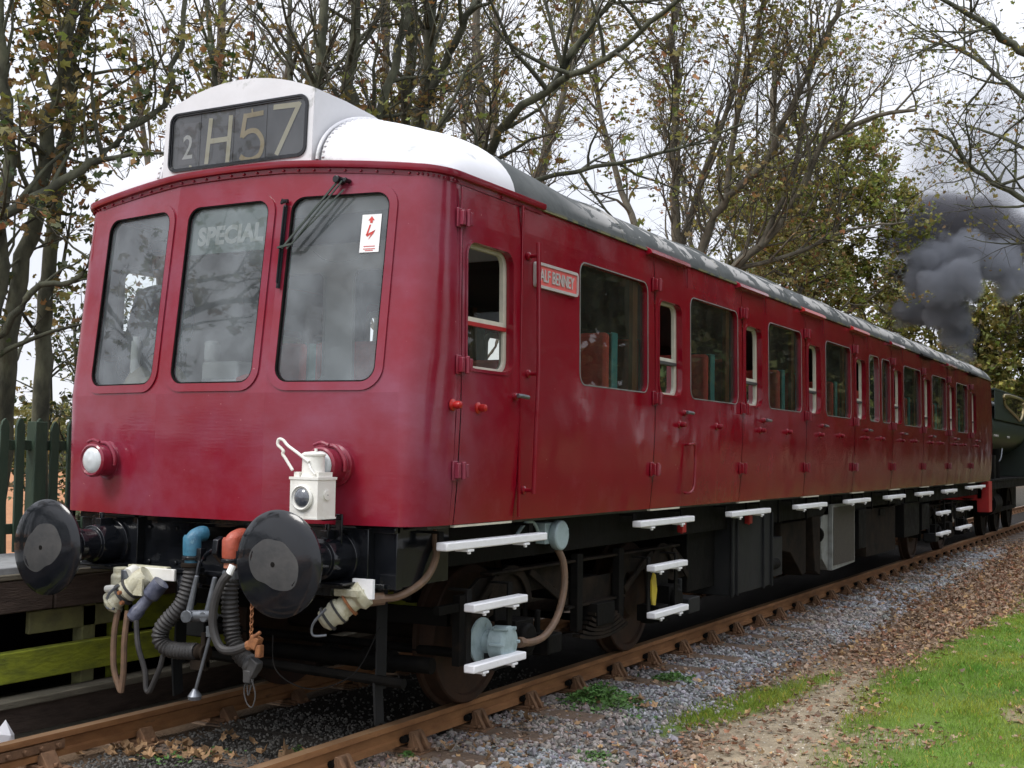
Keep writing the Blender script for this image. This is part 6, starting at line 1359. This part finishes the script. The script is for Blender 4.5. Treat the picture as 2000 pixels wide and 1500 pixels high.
# tree on the right whose branches hang into the top right corner
cR = cfg(dens=(3.4, 4.0, 5), len=(1.7, .95, .42), up=(.0, .0, .02), spread=(1.0, 1, 1), rad=(.024, .011, .0055))
t = Tree(51); t.limb([(5.6, 12.4, -.2), (5.3, 12.0, 2.5), (5.0, 11.6, 4.6), (4.7, 11.3, 6.4), (4.6, 11, 8.6)], .20, .08, 1, dict(cR, dens=(1, .5, 3)))
for a, r0 in (([(4.8, 11.4, 5.6), (3.98, 11.0, 6.23), (3.22, 10.61, 6.62), (2.86, 10.27, 6.86), (2.46, 9.9, 7.13), (1.9, 9.4, 7.4)], .075), ([(5.0, 11.7, 3.9), (3.93, 11.42, 4.31), (3.16, 11.05, 4.88), (2.61, 10.69, 5.24), (2.37, 10.36, 5.58), (2.06, 10.07, 5.67)], .05), ([(4.9, 11.5, 5.2), (3.97, 11.14, 5.7), (3.16, 11.15, 6.19), (2.56, 11.1, 6.78), (1.93, 11.1, 7.11)], .05), ([(4.9, 11.5, 4.8), (3.9, 11.3, 5.1), (3.1, 11.2, 5.6), (2.5, 11.2, 5.9)], .035)): t.limb(a, r0, .014, 0, cR)
t.make('sycamore on the right whose thin branches hang into the top right corner', None, nleaf=1500, lsize=.06, base=(5.6, 12.4, -.2), mix=[('leafgreen', .8), ('leafbrown', .2)])
# tree left of the camera, out of the picture; it hangs over the line and shows in the windscreens
cW = cfg(dens=(2.6, 3.2, 3.6), len=(1.5, .8, .35), rad=(.03, .012, .006))
t = Tree(71); t.limb([(-6.2, -3.4, -.2), (-6.0, -3.5, 2), (-5.9, -3.6, 4.2), (-5.8, -3.8, 7)], .16, .07, 0, cW)
for a in ([(-5.95, -3.5, 3.0), (-5.0, -3.6, 3.7), (-4.0, -3.9, 4.2), (-3.2, -4.2, 4.3)], [(-6, -3.5, 3.6), (-5.6, -4.4, 4.6), (-5.2, -5.4, 5.2)], [(-6, -3.4, 2.2), (-6.2, -2.6, 3.2), (-6.3, -1.8, 4.0)], [(-6, -3.5, 2.6), (-6.8, -3.9, 3.6), (-7.4, -4.2, 4.6)]): t.limb(a, .06, .015, 0, cW)
t.make('sycamore left of the line outside the picture, reflected in the windscreens', None, nleaf=1500, lsize=.13, base=(-6.2, -3.4, -.2), mix=[('leafgreen', .7), ('leafbrown', .3)])
# line of trees on the far side of the grass, right of the picture; they show as reflections in the carriage side
cX = cfg(dens=(1.6, 1.8, 1.4), len=(3.0, 1.6, .7), rad=(.06, .03, .014))
t0 = None
for i, (x_, y_) in enumerate(((14, 3), (12.5, 11), (11, 19), (9, 26), (8.2, 33), (7.6, 40), (7.6, 48), (7.2, 56), (8, 66), (12, 60))):
    if t0 is None:
        t = Tree(61)
        for k in range(4): t.limb([(0, 0, 0), ((k-1.5)*.8, .5*(k % 2), 3.2), ((k-1.5)*2.0, .8*(k % 2)-.5, 7.5)], .2, .05, 0, cX)
        t0 = t.make('leafy tree standing right of the grass outside the picture', 'trees right of the grass', leaf='ivy', nleaf=15000, lsize=.34, shapes=lv3, mix=[('ivy', .7), ('leafgreen', .3)]); o = t0
    else: o = copy_tree(t0)
    o.location = (x_, y_, -.2); o.rotation_euler = (0, 0, i*1.3)

# far hedge line closing the field on the left
x = rng.uniform(-70, -6, 16000); y = 45+rng.uniform(-2, 2, 16000)+.2*x; z = .5+rng.random(16000)**1.5*(2.6+1.2*vnoise(x, y, .2)); 
tag(scatter('distant_hedge_foliage', lv3, np.stack([x, y, z], 1), rotmats(16000), rng.uniform(.25, .6, 16000), 'leafgreen', None, rng.uniform(.6, 1.2, (16000, 1))*np.ones((1, 3))), kind='stuff')

# ================================================================== SMOKE
def smoke(name, lo, hi, spheres, dens, colr, nscale, thr, soft, label_kind='stuff', disp=.5, step=1, puff=None):
    m = MB(); m.box([(a+b)/2 for a, b in zip(lo, hi)], [b-a for a, b in zip(lo, hi)])
    sm = bpy.data.materials.new(name); sm.use_nodes = True; t = sm.node_tree; t.nodes.clear(); l = t.links.new
    def mth(op, a, b=None, cl=False):
        n = N(t, 'ShaderNodeMath', operation=op, use_clamp=cl)
        for i, s_ in enumerate((a, b)):
            if s_ is None: continue
            if isinstance(s_, (int, float)): n.inputs[i].default_value = s_
            else: l(s_, n.inputs[i])
        return n.outputs[0]
    geo = N(t, 'ShaderNodeNewGeometry'); pos = geo.outputs['Position']
    n1 = N(t, 'ShaderNodeTexNoise'); n1.inputs['Scale'].default_value = nscale; n1.inputs['Detail'].default_value = 4; n1.inputs['Roughness'].default_value = .55; l(pos, n1.inputs['Vector'])
    sb = N(t, 'ShaderNodeVectorMath', operation='SUBTRACT'); l(n1.outputs['Color'], sb.inputs[0]); sb.inputs[1].default_value = (.5, .5, .5)
    scl = N(t, 'ShaderNodeVectorMath', operation='SCALE'); l(sb.outputs[0], scl.inputs[0]); scl.inputs[3].default_value = disp*2
    ad = N(t, 'ShaderNodeVectorMath', operation='ADD'); l(pos, ad.inputs[0]); l(scl.outputs[0], ad.inputs[1]); p = ad.outputs[0]
    cur = None
    for (c, r_) in spheres:
        ds = N(t, 'ShaderNodeVectorMath', operation='DISTANCE'); l(p, ds.inputs[0]); ds.inputs[1].default_value = c
        v = mth('MULTIPLY', mth('SUBTRACT', r_, ds.outputs['Value']), 1/soft, cl=False)
        if cur is None: cur = v
        else:
            cur = mth('MAXIMUM', cur, v)
    if puff:
        vo = N(t, 'ShaderNodeTexVoronoi', feature='F1'); vo.inputs['Scale'].default_value = puff[0]; vo.inputs['Detail'].default_value = 2.0; vo.inputs['Roughness'].default_value = .45; vo.inputs['Lacunarity'].default_value = 2.3; l(p, vo.inputs['Vector'])
        cur = mth('ADD', cur, mth('MULTIPLY', mth('SUBTRACT', puff[2], vo.outputs['Distance']), puff[1]/soft))
    cur = mth('MULTIPLY', cur, 1, cl=True)
    n2 = N(t, 'ShaderNodeTexNoise'); n2.inputs['Scale'].default_value = nscale*1.6; n2.inputs['Detail'].default_value = 3; l(pos, n2.inputs['Vector'])
    mr = N(t, 'ShaderNodeMapRange'); mr.inputs[1].default_value = thr; mr.inputs[2].default_value = thr+.22; mr.inputs[3].default_value = .35; mr.inputs[4].default_value = 1; l(n2.outputs[0], mr.inputs[0])
    d = mth('MULTIPLY', mth('MULTIPLY', cur, mr.outputs[0]), dens)
    vp = N(t, 'ShaderNodeVolumePrincipled'); vp.inputs['Color'].default_value = (*colr, 1); vp.inputs['Anisotropy'].default_value = .1; l(d, vp.inputs['Density'])
    o = N(t, 'ShaderNodeOutputMaterial'); l(vp.outputs[0], o.inputs['Volume'])
    MT[name] = sm; ob = m.build(name, name); ob['kind'] = label_kind
    return ob
smoke('dark_smoke', (-2.6, 22.2, 3.4), (3.0, 26.0, 7.6), [((0.2, 24.2, 4.06), 0.36), ((0.16, 24.2, 4.53), 0.52), ((-0.01, 24.0, 5.04), 0.72), ((-0.05, 23.5, 5.51), 0.62), ((0.46, 23.5, 5.65), 0.58), ((-0.63, 24.3, 5.28), 0.72), ((-0.72, 24.2, 5.63), 0.55), ((-0.47, 24.4, 5.94), 0.72), ((-0.11, 24.6, 6.31), 0.68), ((0.4, 24.6, 6.27), 0.78), ((0.94, 24.7, 6.14), 0.72), ((1.17, 24.6, 5.58), 0.5), ((-0.92, 24.3, 4.87), 0.4), ((1.42, 24.8, 5.83), 0.5)], 22, (.27, .285, .32), 1.6, .36, .20, disp=.24, puff=(1.9, .36, .60))
smoke('dark_cloud', (-3.4, 24.0, 4.4), (3.2, 28.2, 9.0), [((-1.24, 25.6, 6.96), 0.7), ((-0.79, 25.8, 7.28), 0.85), ((-0.23, 26, 7.33), 0.9), ((0.48, 26, 7.22), 0.9), ((1.11, 26, 6.86), 0.8), ((-1.48, 25.6, 6.22), 0.5), ((-1.56, 25.4, 5.32), 0.4)], 9, (.17, .17, .19), 1.1, .30, .6, disp=.45)
smoke('thin_smoke', (-5.5, 25.0, 5.4), (5.0, 31.5, 14.0), [((-1.36, 27.5, 8.47), 1.2), ((-0.6, 27.5, 8.8), 1.5), ((0.39, 27.5, 8.84), 1.6), ((1.1, 27.5, 8.0), 1.3), ((-0.8, 28, 9.8), 1.2), ((0.4, 28, 10.2), 1.3), ((1.18, 28, 9.91), 1.3), ((-1.9, 27, 7.76), 0.8)], 1.3, (.60, .63, .68), .55, .33, 1.5, disp=1.0)
